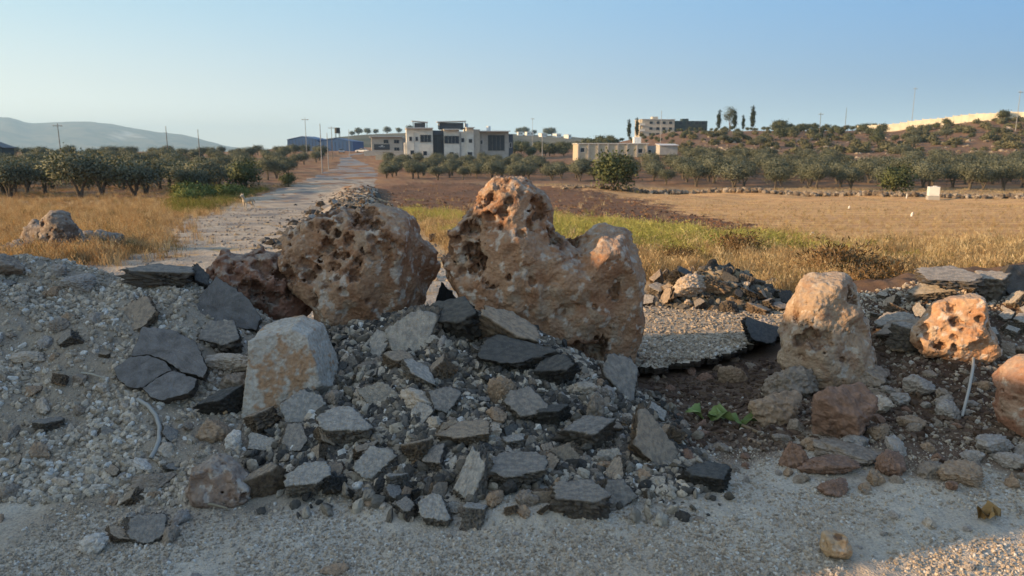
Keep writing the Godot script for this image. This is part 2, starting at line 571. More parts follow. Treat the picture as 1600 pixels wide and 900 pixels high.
func icosphere(level: int) -> Array:
	var t := (1.0 + sqrt(5.0)) / 2.0
	var v := PackedVector3Array([Vector3(-1, t, 0), Vector3(1, t, 0), Vector3(-1, -t, 0), Vector3(1, -t, 0), Vector3(0, -1, t), Vector3(0, 1, t), Vector3(0, -1, -t), Vector3(0, 1, -t), Vector3(t, 0, -1), Vector3(t, 0, 1), Vector3(-t, 0, -1), Vector3(-t, 0, 1)])
	for k in v.size(): v[k] = v[k].normalized()
	var f := PackedInt32Array([0, 11, 5, 0, 5, 1, 0, 1, 7, 0, 7, 10, 0, 10, 11, 1, 5, 9, 5, 11, 4, 11, 10, 2, 10, 7, 6, 7, 1, 8, 3, 9, 4, 3, 4, 2, 3, 2, 6, 3, 6, 8, 3, 8, 9, 4, 9, 5, 2, 4, 11, 6, 2, 10, 8, 6, 7, 9, 8, 1])
	for l in level:
		var mid := {}
		var g := PackedInt32Array()
		for k in range(0, f.size(), 3):
			var m := [0, 0, 0]
			for j in 3:
				var a := f[k + j]
				var b := f[k + (j + 1) % 3]
				var key := mini(a, b) * 100000 + maxi(a, b)
				if not mid.has(key):
					v.append(((v[a] + v[b]) * 0.5).normalized())
					mid[key] = v.size() - 1
				m[j] = mid[key]
			g.append_array(PackedInt32Array([f[k], m[0], m[2], f[k + 1], m[1], m[0], f[k + 2], m[2], m[1], m[0], m[1], m[2]]))
		f = g
	# turn the corners clockwise
	for k in range(0, f.size(), 3):
		var a := f[k + 1]
		f[k + 1] = f[k + 2]
		f[k + 2] = a
	return [v, f]

func balls() -> void:
	var a := icosphere(4)
	ball_v = a[0]
	ball_i = a[1]
	a = icosphere(2)
	small_v = a[0]
	small_i = a[1]

# A lump of stone about 1 across: random planes, worn edges, an uneven skin.
func lump(seed_: int, planes: int, sharp: float, rough: float, squash: Vector3, fine := true) -> ArrayMesh:
	var r := RandomNumberGenerator.new()
	r.seed = seed_
	var pn := PackedVector3Array()
	for k in planes:
		var dir := Vector3(r.randfn(), r.randfn(), r.randfn()).normalized()
		pn.append(dir / r.randf_range(0.33, 0.5))
	var f1 := noise(seed_ + 1, 1.9, 2)
	var f2 := noise(seed_ + 2, 7.0, 3)
	var b := MB.new()
	var src := ball_v if fine else small_v
	for dir in src:
		var s := 0.0
		for q in pn:
			var t := q.dot(dir)
			if t > 0.0: s += pow(t, sharp)
		var d := minf(pow(s, -1.0 / sharp), 0.62) if s > 0.0 else 0.5
		d *= 1.0 + f1.get_noise_3dv(dir * 1.2) * 0.16
		var p := dir * d
		d += f2.get_noise_3dv(p * 1.6) * rough
		p = dir * d * squash
		var tone := 0.86 + 0.3 * f2.get_noise_3dv(p * 3.0 + Vector3(9, 4, 2)) + 0.2 * f1.get_noise_3dv(p * 2.0)
		b.vert(p, Vector3.UP, Color(tone, tone * 0.985, tone * 0.97))
	if not fine:
		# small stones keep their facets
		var s := MB.new()
		for k in range(0, small_i.size(), 3):
			s.flat(b.v[small_i[k]], b.v[small_i[k + 1]], b.v[small_i[k + 2]], b.c[small_i[k]])
		return s.mesh()
	b.i = ball_i.duplicate()
	b.smooth()
	return b.mesh()

# A piece of broken asphalt about 1 across: a worn grey road face on top, dark broken sides, road base stuck underneath.
func chunk(seed_: int, thick: float) -> ArrayMesh:
	var r := RandomNumberGenerator.new()
	r.seed = seed_
	var pn := PackedVector3Array([Vector3(r.randf_range(-0.06, 0.06), 1, r.randf_range(-0.06, 0.06)).normalized() / 0.36, Vector3(r.randf_range(-0.25, 0.25), -1, r.randf_range(-0.25, 0.25)).normalized() / 0.36])
	var sides := r.randi_range(4, 6)
	var a0 := r.randf() * TAU
	for k in sides:
		var a := a0 + TAU * (k + r.randf_range(-0.3, 0.3)) / sides
		pn.append(Vector3(cos(a), r.randf_range(-0.3, 0.25), sin(a)).normalized() / r.randf_range(0.28, 0.5))
	var f1 := noise(seed_ + 1, 2.6, 3)
	var f2 := noise(seed_ + 2, 11.0, 3)
	var b := MB.new()
	var flat_ := thick / 0.72
	for dir in ball_v:
		var s := 0.0
		for q in pn:
			var t := q.dot(dir)
			if t > 0.0: s += pow(t, 26.0)
		var d := minf(pow(s, -1.0 / 26.0), 0.68)
		var p := dir * d
		var top := p.dot(pn[0])
		var side := clampf((0.97 - top) * 6.0, 0.0, 1.0)
		p *= 1.0 + (f1.get_noise_3dv(dir * 1.4) * 0.26 + f2.get_noise_3dv(dir * 1.6) * 0.1) * lerpf(0.25, 1.3, side)
		p.y *= flat_
		var worn := smoothstep(0.9, 0.965, top)
		var under := smoothstep(0.9, 0.98, (dir * d).dot(pn[1])) * 0.8
		var w := 0.5 + f1.get_noise_3dv(p * 3.0)
		var c := mixc(Color(0.042, 0.039, 0.037), Color(0.1, 0.088, 0.075), w)
		c = mixc(c, Color(0.24, 0.18, 0.125), under * (0.4 + w))
		c = mixc(c, mixc(Color(0.135, 0.131, 0.128), Color(0.2, 0.188, 0.172), smoothstep(0.2, 0.8, w + 0.35 * f2.get_noise_3dv(p * 2.0))), worn)
		b.vert(p, Vector3.UP, c)
	b.i = ball_i.duplicate()
	b.smooth()
	return b.mesh()

# A slab of road surface after a given outline (metres, seen from above), ragged at the edges.
func slab(points: PackedVector2Array, thick: float, seed_: int, face: Color, jag := 0.006, side := Color(0.06, 0.055, 0.05), bump := 0.006) -> ArrayMesh:
	var f := noise(seed_, 22.0, 4)
	var ring := PackedVector2Array()
	var step := clampf(sqrt(points[0].distance_to(points[1])) * 0.035, 0.012, 0.03)
	for k in points.size():
		var p := points[k]
		var q := points[(k + 1) % points.size()]
		var n := maxi(2, int(p.distance_to(q) / step))
		for j in n:
			var s := p.lerp(q, float(j) / n)
			ring.append(s + Vector2(f.get_noise_2d(s.x, s.y), f.get_noise_2d(s.x + 7.0, s.y + 3.0)) * jag * 2.2)
	var mid := Vector2.ZERO
	for s in ring: mid += s / ring.size()
	var b := MB.new()
	var n := ring.size()
	# the face: rings that shrink to the middle, so that it can be uneven
	var rings := 9
	for k in rings:
		var t := float(k) / rings
		for s in ring:
			var in_ := s.lerp(mid, t)
			if k == 0: in_ = s.lerp(mid, 0.006)
			b.vert(Vector3(in_.x, (f.get_noise_2d(in_.x * 0.6, in_.y * 0.6) + 0.4 * f.get_noise_2d(in_.x * 3.0, in_.y * 3.0)) * bump - (0.003 if k == 0 else 0.0), in_.y), Vector3.UP, face * (0.92 + 0.4 * f.get_noise_2d(in_.x * 0.4, in_.y * 0.4) + 0.25 * f.get_noise_2d(in_.x * 1.7, in_.y * 1.7)))
	var c := b.vert(Vector3(mid.x, 0, mid.y), Vector3.UP, face)
	var area := 0.0
	for k in n: area += ring[k].cross(ring[(k + 1) % n])
	var turned := area < 0.0
	for k in rings:
		for j in n:
			var j2 := (j + 1) % n
			var p0 := k * n + j
			var p1 := k * n + j2
			var ways := [[p0, p1, c]] if k == rings - 1 else [[p0, p1, p0 + n], [p1, p1 + n, p0 + n]]
			for w: Array in ways:
				if turned: b.tri(w[0], w[2], w[1])
				else: b.tri(w[0], w[1], w[2])
	# the broken sides
	var levels := [0.0, 0.15, 0.4, 0.65, 0.85, 1.0]
	for k in levels.size():
		for j in n:
			var s := ring[j]
			var out := (s - mid).normalized()
			var e: float = (f.get_noise_3d(s.x * 1.2, s.y * 1.2, levels[k] * 0.09) * 0.022 - levels[k] * levels[k] * 0.02) * minf(1.0, thick * 14.0) if k else 0.0
			s += out * e
			var g := 1.0 + 0.8 * f.get_noise_3d(s.x * 1.5, s.y * 1.5, levels[k] * 0.2)
			b.vert(Vector3(s.x, -0.003 - thick * levels[k], s.y), Vector3.UP, side * g)
	var first := rings * n + 1
	for k in levels.size() - 1:
		for j in n:
			var p0 := first + k * n + j
			var p1 := first + k * n + (j + 1) % n
			for w: Array in [[p0, p0 + n, p1], [p1, p0 + n, p1 + n]]:
				if turned: b.tri(w[0], w[2], w[1])
				else: b.tri(w[0], w[1], w[2])
	var low := b.vert(Vector3(mid.x, -thick - 0.003, mid.y), Vector3.DOWN, side)
	var last := first + (levels.size() - 1) * n
	for j in n:
		if turned: b.tri(last + j, low, last + (j + 1) % n)
		else: b.tri(last + j, last + (j + 1) % n, low)
	b.smooth()
	return b.mesh()

# ---------------------------------------------------------------- bodies meshed from a field (surface nets)
var fb_c := PackedVector3Array()      # ellipsoids
var fb_r := PackedVector3Array()
var fc_a := PackedVector3Array()      # tapered capsules
var fc_b := PackedVector3Array()
var fc_r := PackedVector2Array()
var fp_n := PackedVector3Array()      # cutting planes
var fp_o := PackedFloat32Array()
var f_blend := 0.05
var f_cut := 0.04
var f_grain: FastNoiseLite
var f_low: FastNoiseLite
var f_mid: FastNoiseLite
var f_pits: FastNoiseLite
var f_holes: FastNoiseLite
var f_mask: FastNoiseLite
var f_amp := Vector2(0.03, 0.012)
var f_pit := Vector2(0.36, 0.03)
var f_hole := Vector2(0.36, 0.07)
var f_bias := Vector3.ZERO            # where the holes gather
var f_bias_at := Vector3.ZERO
var f_rough := true
var fh_c := PackedVector3Array()      # single holes
var fh_r := PackedFloat32Array()

func field_clear() -> void:
	fb_c = PackedVector3Array(); fb_r = PackedVector3Array()
	fc_a = PackedVector3Array(); fc_b = PackedVector3Array(); fc_r = PackedVector2Array()
	fp_n = PackedVector3Array(); fp_o = PackedFloat32Array()
	fh_c = PackedVector3Array(); fh_r = PackedFloat32Array()

func field_base(p: Vector3) -> float:
	var d := 1000.0
	for k in fb_c.size():
		var q := (p - fb_c[k]) / fb_r[k]
		var k0 := q.length()
		var e := k0 * (k0 - 1.0) / maxf((q / fb_r[k]).length(), 0.00001)
		var h := maxf(f_blend - absf(d - e), 0.0)
		d = minf(d, e) - h * h * 0.25 / f_blend
	for k in fc_a.size():
		var ab := fc_b[k] - fc_a[k]
		var t := clampf((p - fc_a[k]).dot(ab) / maxf(ab.length_squared(), 0.0000001), 0.0, 1.0)
		var e := (p - fc_a[k] - ab * t).length() - lerpf(fc_r[k].x, fc_r[k].y, t)
		var h := maxf(f_blend - absf(d - e), 0.0)
		d = minf(d, e) - h * h * 0.25 / f_blend
	for k in fp_n.size():
		var e := fp_n[k].dot(p) - fp_o[k]
		var h := maxf(f_cut - absf(d - e), 0.0)
		d = maxf(d, e) + h * h * 0.25 / f_cut
	return d

func pitted(p: Vector3) -> float:
	var m := f_mask.get_noise_3dv(p) + f_bias.dot(p - f_bias_at)
	var out := 0.0
	var t := f_pit.x * smoothstep(-0.35, 0.35, m)
	if t > 0.05:
		var f := f_pits.get_noise_3dv(p) + 1.0
		if f < t: out = smoothstep(0.0, 0.4, (t - f) / t) * f_pit.y
	t = f_hole.x * smoothstep(-0.1, 0.4, m)
	if t > 0.05:
		var f := f_holes.get_noise_3dv(p) + 1.0
		if f < t: out = maxf(out, smoothstep(0.0, 0.5, (t - f) / t) * f_hole.y)
	return out

func field(p: Vector3) -> float:
	var d := field_base(p)
	if f_rough and d < 0.16 and d > -0.22:
		var knob := 0.12 + 0.88 * smoothstep(-0.3, 0.5, f_mask.get_noise_3dv(p) + f_bias.dot(p - f_bias_at))
		d += f_low.get_noise_3dv(p) * f_amp.x + (f_mid.get_noise_3dv(p) + 0.6) * f_amp.y * knob + f_grain.get_noise_3dv(p) * f_amp.y * 0.28
		d += pitted(p)
		for k in fh_c.size():
			var q := p - fh_c[k]
			if absf(q.x) < 0.2 and absf(q.y) < 0.2:
				var e := fh_r[k] * (1.0 + 0.75 * f_low.get_noise_3dv(p * 3.4) + 0.7 * f_grain.get_noise_3dv(p * 0.7)) - (q * Vector3(1.0 + 0.35 * sin(k * 2.1), 1.0 + 0.35 * cos(k * 1.7), 1.0)).length()
				var h := maxf(0.012 - absf(d - e), 0.0)
				d = maxf(d, e) + h * h * 0.25 / 0.012
	return d

func nets(lo: Vector3, hi: Vector3, cell: float, paint: Callable) -> ArrayMesh:
	var blk := 4
	var nb := Vector3i(((hi - lo) / (cell * blk)).ceil()) + Vector3i.ONE
	var nx := nb.x * blk
	var ny := nb.y * blk
	var nz := nb.z * blk
	var val := PackedFloat32Array()
	val.resize(nx * ny * nz)
	var marked := PackedByteArray()
	marked.resize(nb.x * nb.y * nb.z)
	var margin := cell * blk * 0.87 + (0.16 if f_rough else cell * 1.5)
	for z in nb.z:
		for y in nb.y:
			for x in nb.x:
				var p := lo + (Vector3(x, y, z) * blk + Vector3.ONE * (blk * 0.5)) * cell
				var d := field_base(p)
				var far_ := absf(d) > margin
				if not far_: marked[(z * nb.y + y) * nb.x + x] = 1
				for k in blk:
					for j in blk:
						var o := ((z * blk + k) * ny + y * blk + j) * nx + x * blk
						for i in blk:
							if far_: val[o + i] = d
							else: val[o + i] = field(lo + Vector3(x * blk + i, y * blk + j, z * blk + k) * cell)
	var id := PackedInt32Array()
	id.resize(nx * ny * nz)
	var b := MB.new()
	var sx := 1
	var sy := nx
	var sz := nx * ny
	var corner := PackedInt32Array([0, 1, sy, sy + 1, sz, sz + 1, sz + sy, sz + sy + 1])
	var offs := PackedVector3Array([Vector3(0, 0, 0), Vector3(1, 0, 0), Vector3(0, 1, 0), Vector3(1, 1, 0), Vector3(0, 0, 1), Vector3(1, 0, 1), Vector3(0, 1, 1), Vector3(1, 1, 1)])
	var ea := PackedInt32Array([0, 2, 4, 6, 0, 1, 4, 5, 0, 1, 2, 3])
	var eb := PackedInt32Array([1, 3, 5, 7, 2, 3, 6, 7, 4, 5, 6, 7])
	var cells := PackedInt32Array()
	for z in nz - 1:
		for y in ny - 1:
			var row := (z / blk * nb.y + y / blk) * nb.x
			for x in nx - 1:
				if marked[row + x / blk] == 0: continue
				var o := x + y * sy + z * sz
				var mask := 0
				for k in 8:
					if val[o + corner[k]] < 0.0: mask |= 1 << k
				if mask == 0 or mask == 255: continue
				var s := Vector3.ZERO
				var n := 0
				for k in 12:
					var a := val[o + corner[ea[k]]]
					var c := val[o + corner[eb[k]]]
					if (a < 0.0) != (c < 0.0):
						s += offs[ea[k]].lerp(offs[eb[k]], a / (a - c))
						n += 1
				id[o] = b.vert(lo + (Vector3(x, y, z) + s / n) * cell, Vector3.UP) + 1
				cells.append(o)
	for o in cells:
		var a := val[o] < 0.0
		for ax in 3:
			var s0: int = [sx, sy, sz][ax]
			var s1: int = [sy, sz, sx][ax]
			var s2: int = [sz, sx, sy][ax]
			if a != (val[o + s0] < 0.0) and o - s1 - s2 >= 0:
				var q0 := id[o] - 1
				var q1 := id[o - s1] - 1
				var q2 := id[o - s1 - s2] - 1
				var q3 := id[o - s2] - 1
				if mini(mini(q0, q1), mini(q2, q3)) < 0: continue
				if a:
					b.tri(q0, q2, q1); b.tri(q0, q3, q2)
				else:
					b.tri(q0, q1, q2); b.tri(q0, q2, q3)
	b.smooth()
	for k in b.v.size():
		b.c[k] = paint.call(b.v[k], b.n[k])
	return b.mesh()

# ---------------------------------------------------------------- boulders
func boulder_noises(seed_: int, freq: float) -> void:
	f_low = noise(seed_, 2.6 * freq, 3)
	f_mid = noise(seed_ + 1, 7.5 * freq, 2, FastNoiseLite.TYPE_CELLULAR)
	f_mid.domain_warp_enabled = true
	f_mid.domain_warp_amplitude = 0.06 / freq
	f_mid.domain_warp_frequency = 9.0 * freq
	f_grain = noise(seed_ + 5, 26.0 * freq, 3)
	f_cut = 0.03
	f_pits = noise(seed_ + 2, 12.0 * freq, 1, FastNoiseLite.TYPE_CELLULAR)
	f_pits.domain_warp_enabled = true
	f_pits.domain_warp_amplitude = 0.045 / freq
	f_pits.domain_warp_frequency = 14.0 * freq
	f_holes = noise(seed_ + 3, 5.6 * freq, 1, FastNoiseLite.TYPE_CELLULAR)
	f_holes.domain_warp_enabled = true
	f_holes.domain_warp_amplitude = 0.12 / freq
	f_holes.domain_warp_frequency = 5.0 * freq
	f_mask = noise(seed_ + 4, 1.9 * freq, 2)
	f_bias = Vector3.ZERO
	f_bias_at = Vector3.ZERO

# blobs: picture x, y, depth shift, three radii, all in picture units at distance d
func karst(seed_: int, blobs: Array, d: float, cell: float, tones: Array, planes: Array = [], holes: Array = []) -> Array:
	field_clear()
	f_rough = true
	var s := metres_per_px(blobs[0][0], blobs[0][1], d)
	var lo := Vector3.ONE * 1e3
	var hi := -lo
	for q: Array in blobs:
		var c := at(q[0], q[1], d) + Vector3(0, 0, -q[2] * s)
		var r := Vector3(q[3], q[4], q[5]) * s
		fb_c.append(c)
		fb_r.append(r)
		lo = lo.min(c - r)
		hi = hi.max(c + r)
	var base := Vector3((lo.x + hi.x) * 0.5, lo.y, (lo.z + hi.z) * 0.5)
	for k in fb_c.size(): fb_c[k] -= base
	for q: Array in planes:
		var n := Vector3(q[2], q[3], q[4]).normalized()
		fp_n.append(n)
		var on := at(q[0], q[1], d) - base
		on.z += n.z * 0.7 * float(blobs[0][5]) * s
		fp_o.append(n.dot(on))
	# broken facets
	var r := RandomNumberGenerator.new()
	r.seed = seed_
	for k in 11:
		var n := Vector3(r.randfn(), r.randfn() * 0.7, r.randfn()).normalized()
		var sup := -1e3
		for j in fb_c.size(): sup = maxf(sup, n.dot(fb_c[j]) + (fb_r[j] * n).length())
		fp_n.append(n)
		fp_o.append(sup - r.randf_range(3.0, 15.0) * s * minf(1.0, float(blobs[0][3]) / 90.0))
	f_cut = 0.016
	if f_bias != Vector3.ZERO: f_bias_at = f_bias_at - base
	var found := PackedVector3Array()
	var sizes := PackedFloat32Array()
	for q: Array in holes:
		var dir := ray(q[0], q[1]).normalized()
		var p := at(q[0], q[1], d - 0.75) - base
		for j in 90:
			var e := field(p)
			if e < 0.004: break
			p += dir * maxf(e * 0.6, 0.003)
		found.append(p + dir * float(q[2]) * s * 0.35)
		sizes.append(float(q[2]) * s)
	fh_c = found
	fh_r = sizes
	var pa := noise(seed_ + 7, 3.2, 4)
	var pb := noise(seed_ + 8, 7.5, 4)
	var paint := func(p: Vector3, n: Vector3) -> Color:
		var c := mixc(tones[0], tones[1], 0.5 + pa.get_noise_3dv(p) * 1.6)
		c = mixc(c, tones[2], smoothstep(0.12, 0.4, pb.get_noise_3dv(p * 0.6 + Vector3(3, 1, 7))) * 0.7)
		c = mixc(c, tones[3], smoothstep(0.27, 0.36, pb.get_noise_3dv(p * 1.3 + Vector3(1, 9, 4)) + 0.3 * pa.get_noise_3dv(p * 0.8 + Vector3(4, 4, 4))) * 0.8)
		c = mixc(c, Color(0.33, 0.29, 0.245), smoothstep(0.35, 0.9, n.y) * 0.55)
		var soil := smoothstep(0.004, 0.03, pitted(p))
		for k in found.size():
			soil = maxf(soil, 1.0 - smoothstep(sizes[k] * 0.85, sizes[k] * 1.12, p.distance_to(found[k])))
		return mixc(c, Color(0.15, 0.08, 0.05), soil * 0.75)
	var pad := Vector3.ONE * 0.1
	return [nets(lo - base - pad, hi - base + pad, cell, paint), base]

func put_karst(called: String, label: String, made: Array, mat_: Material) -> MeshInstance3D:
	var o := obj(called, made[0], mat_)
	o.position = made[1]
	if o.position.x > 1.5: o.position.y = minf(o.position.y, land(o.position.x, o.position.z + 0.12) - 0.03)
	tag(o, label, "boulder")
	return o

var keep_out: Array = []      # circles on the ground (x, z, radius) under the big things

func build_boulders() -> void:
	var brown := [Color(0.315, 0.175, 0.103), Color(0.39, 0.25, 0.16), Color(0.385, 0.3, 0.22), Color(0.53, 0.47, 0.41)]
	var red := [Color(0.3, 0.155, 0.1), Color(0.38, 0.23, 0.16), Color(0.42, 0.31, 0.23), Color(0.5, 0.44, 0.38)]
	var shaded_red := [Color(0.2, 0.1, 0.066), Color(0.27, 0.145, 0.1), Color(0.28, 0.185, 0.135), Color(0.36, 0.3, 0.25)]  # reddish of its own, darkened further to carry the shade of its caves
	var tan := [Color(0.34, 0.245, 0.17), Color(0.41, 0.32, 0.235), Color(0.3, 0.195, 0.135), Color(0.5, 0.45, 0.39)]
	var orange := [Color(0.45, 0.25, 0.14), Color(0.5, 0.34, 0.22), Color(0.5, 0.42, 0.33), Color(0.62, 0.57, 0.52)]
	# the big one
	boulder_noises(101, 1.0)
	f_amp = Vector2(0.07, 0.05)
	f_pit = Vector2(0.46, 0.05)
	f_hole = Vector2(0.5, 0.075)
	f_bias = Vector3(-1.3, 1.2, 0.0)
	f_bias_at = at(775, 385, 5.0)
	f_blend = 0.14
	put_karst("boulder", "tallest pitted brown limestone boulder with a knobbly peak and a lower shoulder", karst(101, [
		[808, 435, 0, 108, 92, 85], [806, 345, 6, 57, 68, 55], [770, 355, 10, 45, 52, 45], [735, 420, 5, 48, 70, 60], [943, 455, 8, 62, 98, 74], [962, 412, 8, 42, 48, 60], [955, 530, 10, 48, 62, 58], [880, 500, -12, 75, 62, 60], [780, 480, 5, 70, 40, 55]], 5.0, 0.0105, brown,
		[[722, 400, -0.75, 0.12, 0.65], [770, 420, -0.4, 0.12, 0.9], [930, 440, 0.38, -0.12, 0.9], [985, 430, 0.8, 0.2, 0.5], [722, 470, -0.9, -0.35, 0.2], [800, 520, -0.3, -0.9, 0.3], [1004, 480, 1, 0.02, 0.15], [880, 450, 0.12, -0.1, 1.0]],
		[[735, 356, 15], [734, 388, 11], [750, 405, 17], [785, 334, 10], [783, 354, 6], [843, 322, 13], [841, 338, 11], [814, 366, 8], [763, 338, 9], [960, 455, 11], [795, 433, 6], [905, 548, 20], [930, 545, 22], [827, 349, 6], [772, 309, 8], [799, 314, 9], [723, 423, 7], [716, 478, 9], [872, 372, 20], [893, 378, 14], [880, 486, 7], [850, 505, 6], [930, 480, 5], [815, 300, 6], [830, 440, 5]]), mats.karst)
	keep_out.append(Vector3(0.25, -4.95, 0.45))
	keep_out.append(Vector3(0.75, -4.95, 0.36))
	# its neighbour
	boulder_noises(121, 1.05)
	f_amp = Vector2(0.065, 0.045)
	f_hole = Vector2(0.44, 0.06)
	f_bias = Vector3(-1.0, 1.3, 0.0)
	f_bias_at = at(560, 385, 5.15)
	f_blend = 0.13
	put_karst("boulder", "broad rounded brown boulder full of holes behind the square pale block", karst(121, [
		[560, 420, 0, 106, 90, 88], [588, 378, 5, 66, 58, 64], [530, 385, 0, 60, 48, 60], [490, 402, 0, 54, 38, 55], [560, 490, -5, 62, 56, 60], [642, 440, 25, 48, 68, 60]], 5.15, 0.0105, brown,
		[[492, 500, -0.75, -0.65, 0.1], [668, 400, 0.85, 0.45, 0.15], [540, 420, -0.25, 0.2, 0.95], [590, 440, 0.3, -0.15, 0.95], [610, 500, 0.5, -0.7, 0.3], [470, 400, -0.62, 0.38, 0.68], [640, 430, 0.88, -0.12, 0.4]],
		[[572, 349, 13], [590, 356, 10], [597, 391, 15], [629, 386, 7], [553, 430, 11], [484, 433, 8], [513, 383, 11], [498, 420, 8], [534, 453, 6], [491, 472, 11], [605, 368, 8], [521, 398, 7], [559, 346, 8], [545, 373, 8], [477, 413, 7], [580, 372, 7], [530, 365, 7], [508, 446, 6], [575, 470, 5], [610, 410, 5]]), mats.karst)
	keep_out.append(Vector3(-1.1, -5.2, 0.45))
	# the dark red one on its left
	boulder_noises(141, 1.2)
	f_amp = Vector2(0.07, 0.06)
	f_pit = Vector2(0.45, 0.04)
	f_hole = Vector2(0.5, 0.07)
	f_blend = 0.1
	put_karst("boulder", "low dark reddish boulder eaten by caves, tucked against the broad rounded boulder", karst(141, [[414, 440, 0, 68, 48, 60], [372, 428, 5, 36, 30, 40], [452, 470, 0, 42, 38, 45], [350, 420, 20, 26, 18, 30]], 5.2, 0.011, shaded_red, [], [[382, 446, 14], [400, 452, 16], [372, 430, 9], [440, 430, 12], [455, 455, 14], [425, 462, 10], [360, 420, 8]]), mats.karst)
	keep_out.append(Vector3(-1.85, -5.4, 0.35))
	# right of the pit
	boulder_noises(161, 1.25)
	f_amp = Vector2(0.055, 0.03)
	f_pit = Vector2(0.28, 0.02)
	f_hole = Vector2(0.36, 0.05)
	f_blend = 0.09
	put_karst("boulder", "upright tan boulder narrowing to a blunt top, soil lodged in its hollow", karst(161, [
		[1290, 520, 0, 72, 76, 62], [1288, 462, 6, 46, 34, 46], [1300, 575, -2, 72, 44, 62], [1252, 540, -10, 34, 40, 45]], 4.75, 0.0085, tan,
		[[1222, 500, -0.96, 0.25, 0.1], [1352, 500, 0.94, 0.32, 0.15], [1280, 434, 0.0, 1.0, 0.1], [1300, 480, 0.18, 0.22, 1.0]],
		[[1250, 532, 12], [1268, 524, 14], [1286, 531, 11], [1276, 538, 10], [1316, 562, 5], [1325, 470, 4]]), mats.karst)
	keep_out.append(Vector3(2.1, -4.75, 0.34))
	boulder_noises(181, 1.4)
	f_amp = Vector2(0.045, 0.026)
	f_pit = Vector2(0.3, 0.025)
	f_hole = Vector2(0.42, 0.06)
	f_bias = Vector3(-1.2, 0.0, 0.0)
	f_bias_at = at(1495, 500, 4.7)
	f_blend = 0.06
	put_karst("boulder", "sunlit orange boulder with round holes on the crest above the pale rod", karst(181, [
		[1508, 498, 0, 58, 48, 52], [1464, 514, -6, 36, 30, 36], [1500, 525, -6, 48, 30, 40]], 4.7, 0.008, orange,
		[[1534, 480, 0.75, 0.35, 0.5], [1490, 490, -0.5, 0.4, 0.75], [1500, 530, -0.1, -0.4, 1.0]],
		[[1492, 492, 9], [1446, 500, 7], [1449, 513, 5], [1493, 516, 5], [1532, 487, 7], [1488, 472, 6], [1555, 505, 6]]), mats.karst)
	keep_out.append(Vector3(3.02, -4.7, 0.3))
	boulder_noises(201, 1.5)
	f_amp = Vector2(0.045, 0.026)
	f_pit = Vector2(0.28, 0.02)
	f_hole = Vector2(0.36, 0.045)
	put_karst("boulder", "reddish boulder cut off by the right edge of the picture", karst(201, [[1608, 592, 0, 42, 38, 46], [1602, 645, -4, 36, 44, 46]], 3.8, 0.009, red), mats.karst)
	keep_out.append(Vector3(2.85, -3.8, 0.24))
	boulder_noises(221, 2.2)
	f_amp = Vector2(0.04, 0.02)
	f_pit = Vector2(0.36, 0.018)
	f_hole = Vector2(0.4, 0.03)
	f_blend = 0.05
	put_karst("boulder", "knee high brown boulder with white veins at the foot of the gravel mound", karst(221, [[340, 752, 0, 46, 40, 44], [362, 766, -3, 32, 28, 34]], 3.12, 0.006, [Color(0.25, 0.185, 0.15), Color(0.33, 0.25, 0.2), Color(0.38, 0.31, 0.26), Color(0.5, 0.46, 0.42)], [[345, 750, 0.1, 0.25, 1.0]]), mats.karst)
	keep_out.append(Vector3(-1.36, -3.12, 0.15))
	boulder_noises(231, 3.0)
	f_amp = Vector2(0.02, 0.01)
	f_pit = Vector2(0.2, 0.006)
	f_hole = Vector2(0.0, 0.0)
	f_blend = 0.03
	var p := spot(1308, 868)
	put_karst("stone", "lone fist sized tan stone with a hole near its tip, lit on the gravel road", karst(231, [[1307, 856, 0, 27, 19, 25], [1306, 842, 0, 17, 15, 17]], -p.z, 0.0035, [Color(0.42, 0.29, 0.17), Color(0.48, 0.35, 0.22), Color(0.46, 0.38, 0.28), Color(0.55, 0.48, 0.4)], [], [[1309, 838, 7], [1296, 860, 3]]), mats.karst)
	# weathered outcrop in the dry grass
	var k := 0
	for q: Array in [[62, 352, 22, 20, 12.6, "left lump of the weathered outcrop, dark and rounded, in dry grass"], [92, 360, 24, 28, 12.2, "pale ribbed pointed boulder in the middle of the weathered grass outcrop"], [118, 357, 16, 16, 12.3, "squat brown boulder beside the ribbed one in the dry grass"], [160, 345, 18, 14, 13.0, "detached dark boulder farthest along the outcrop towards the track"], [26, 380, 20, 10, 11.8, "flat grey speckled boulder sunk in grass below the outcrop"], [135, 350, 12, 10, 13.2, "small dark stone between the outcrop lumps in dry grass"]]:
		boulder_noises(300 + k * 10, 0.8)
		f_amp = Vector2(0.12, 0.09)
		f_pit = Vector2(0.3, 0.03)
		f_hole = Vector2(0.4, 0.08)
		f_blend = 0.1
		var made := karst(300 + k * 10, [[q[0], q[1], 0, q[2] * 1.1, q[3] * 1.2, q[2]], [q[0] + q[2] * 0.5, q[1] + q[3] * 0.4, 4, q[2] * 0.8, q[3] * 0.8, q[2]]], q[4], 0.025, [Color(0.17, 0.14, 0.115), Color(0.26, 0.215, 0.175), Color(0.34, 0.3, 0.255), Color(0.44, 0.4, 0.35)])
		var o := put_karst("boulder", q[5], made, mats.karst)
		o.position.y = land(o.position.x, o.position.z) - 0.03
		k += 1

# ---------------------------------------------------------------- stones and chunks laid on the heaps
var lumps: Array[ArrayMesh] = []
var chunks: Array[ArrayMesh] = []
var pile: Array = []          # picture position, node, tone, kind: for the labels
var landmarks: Array = []     # picture position, short name
var taken: Array = []         # x, z, radius

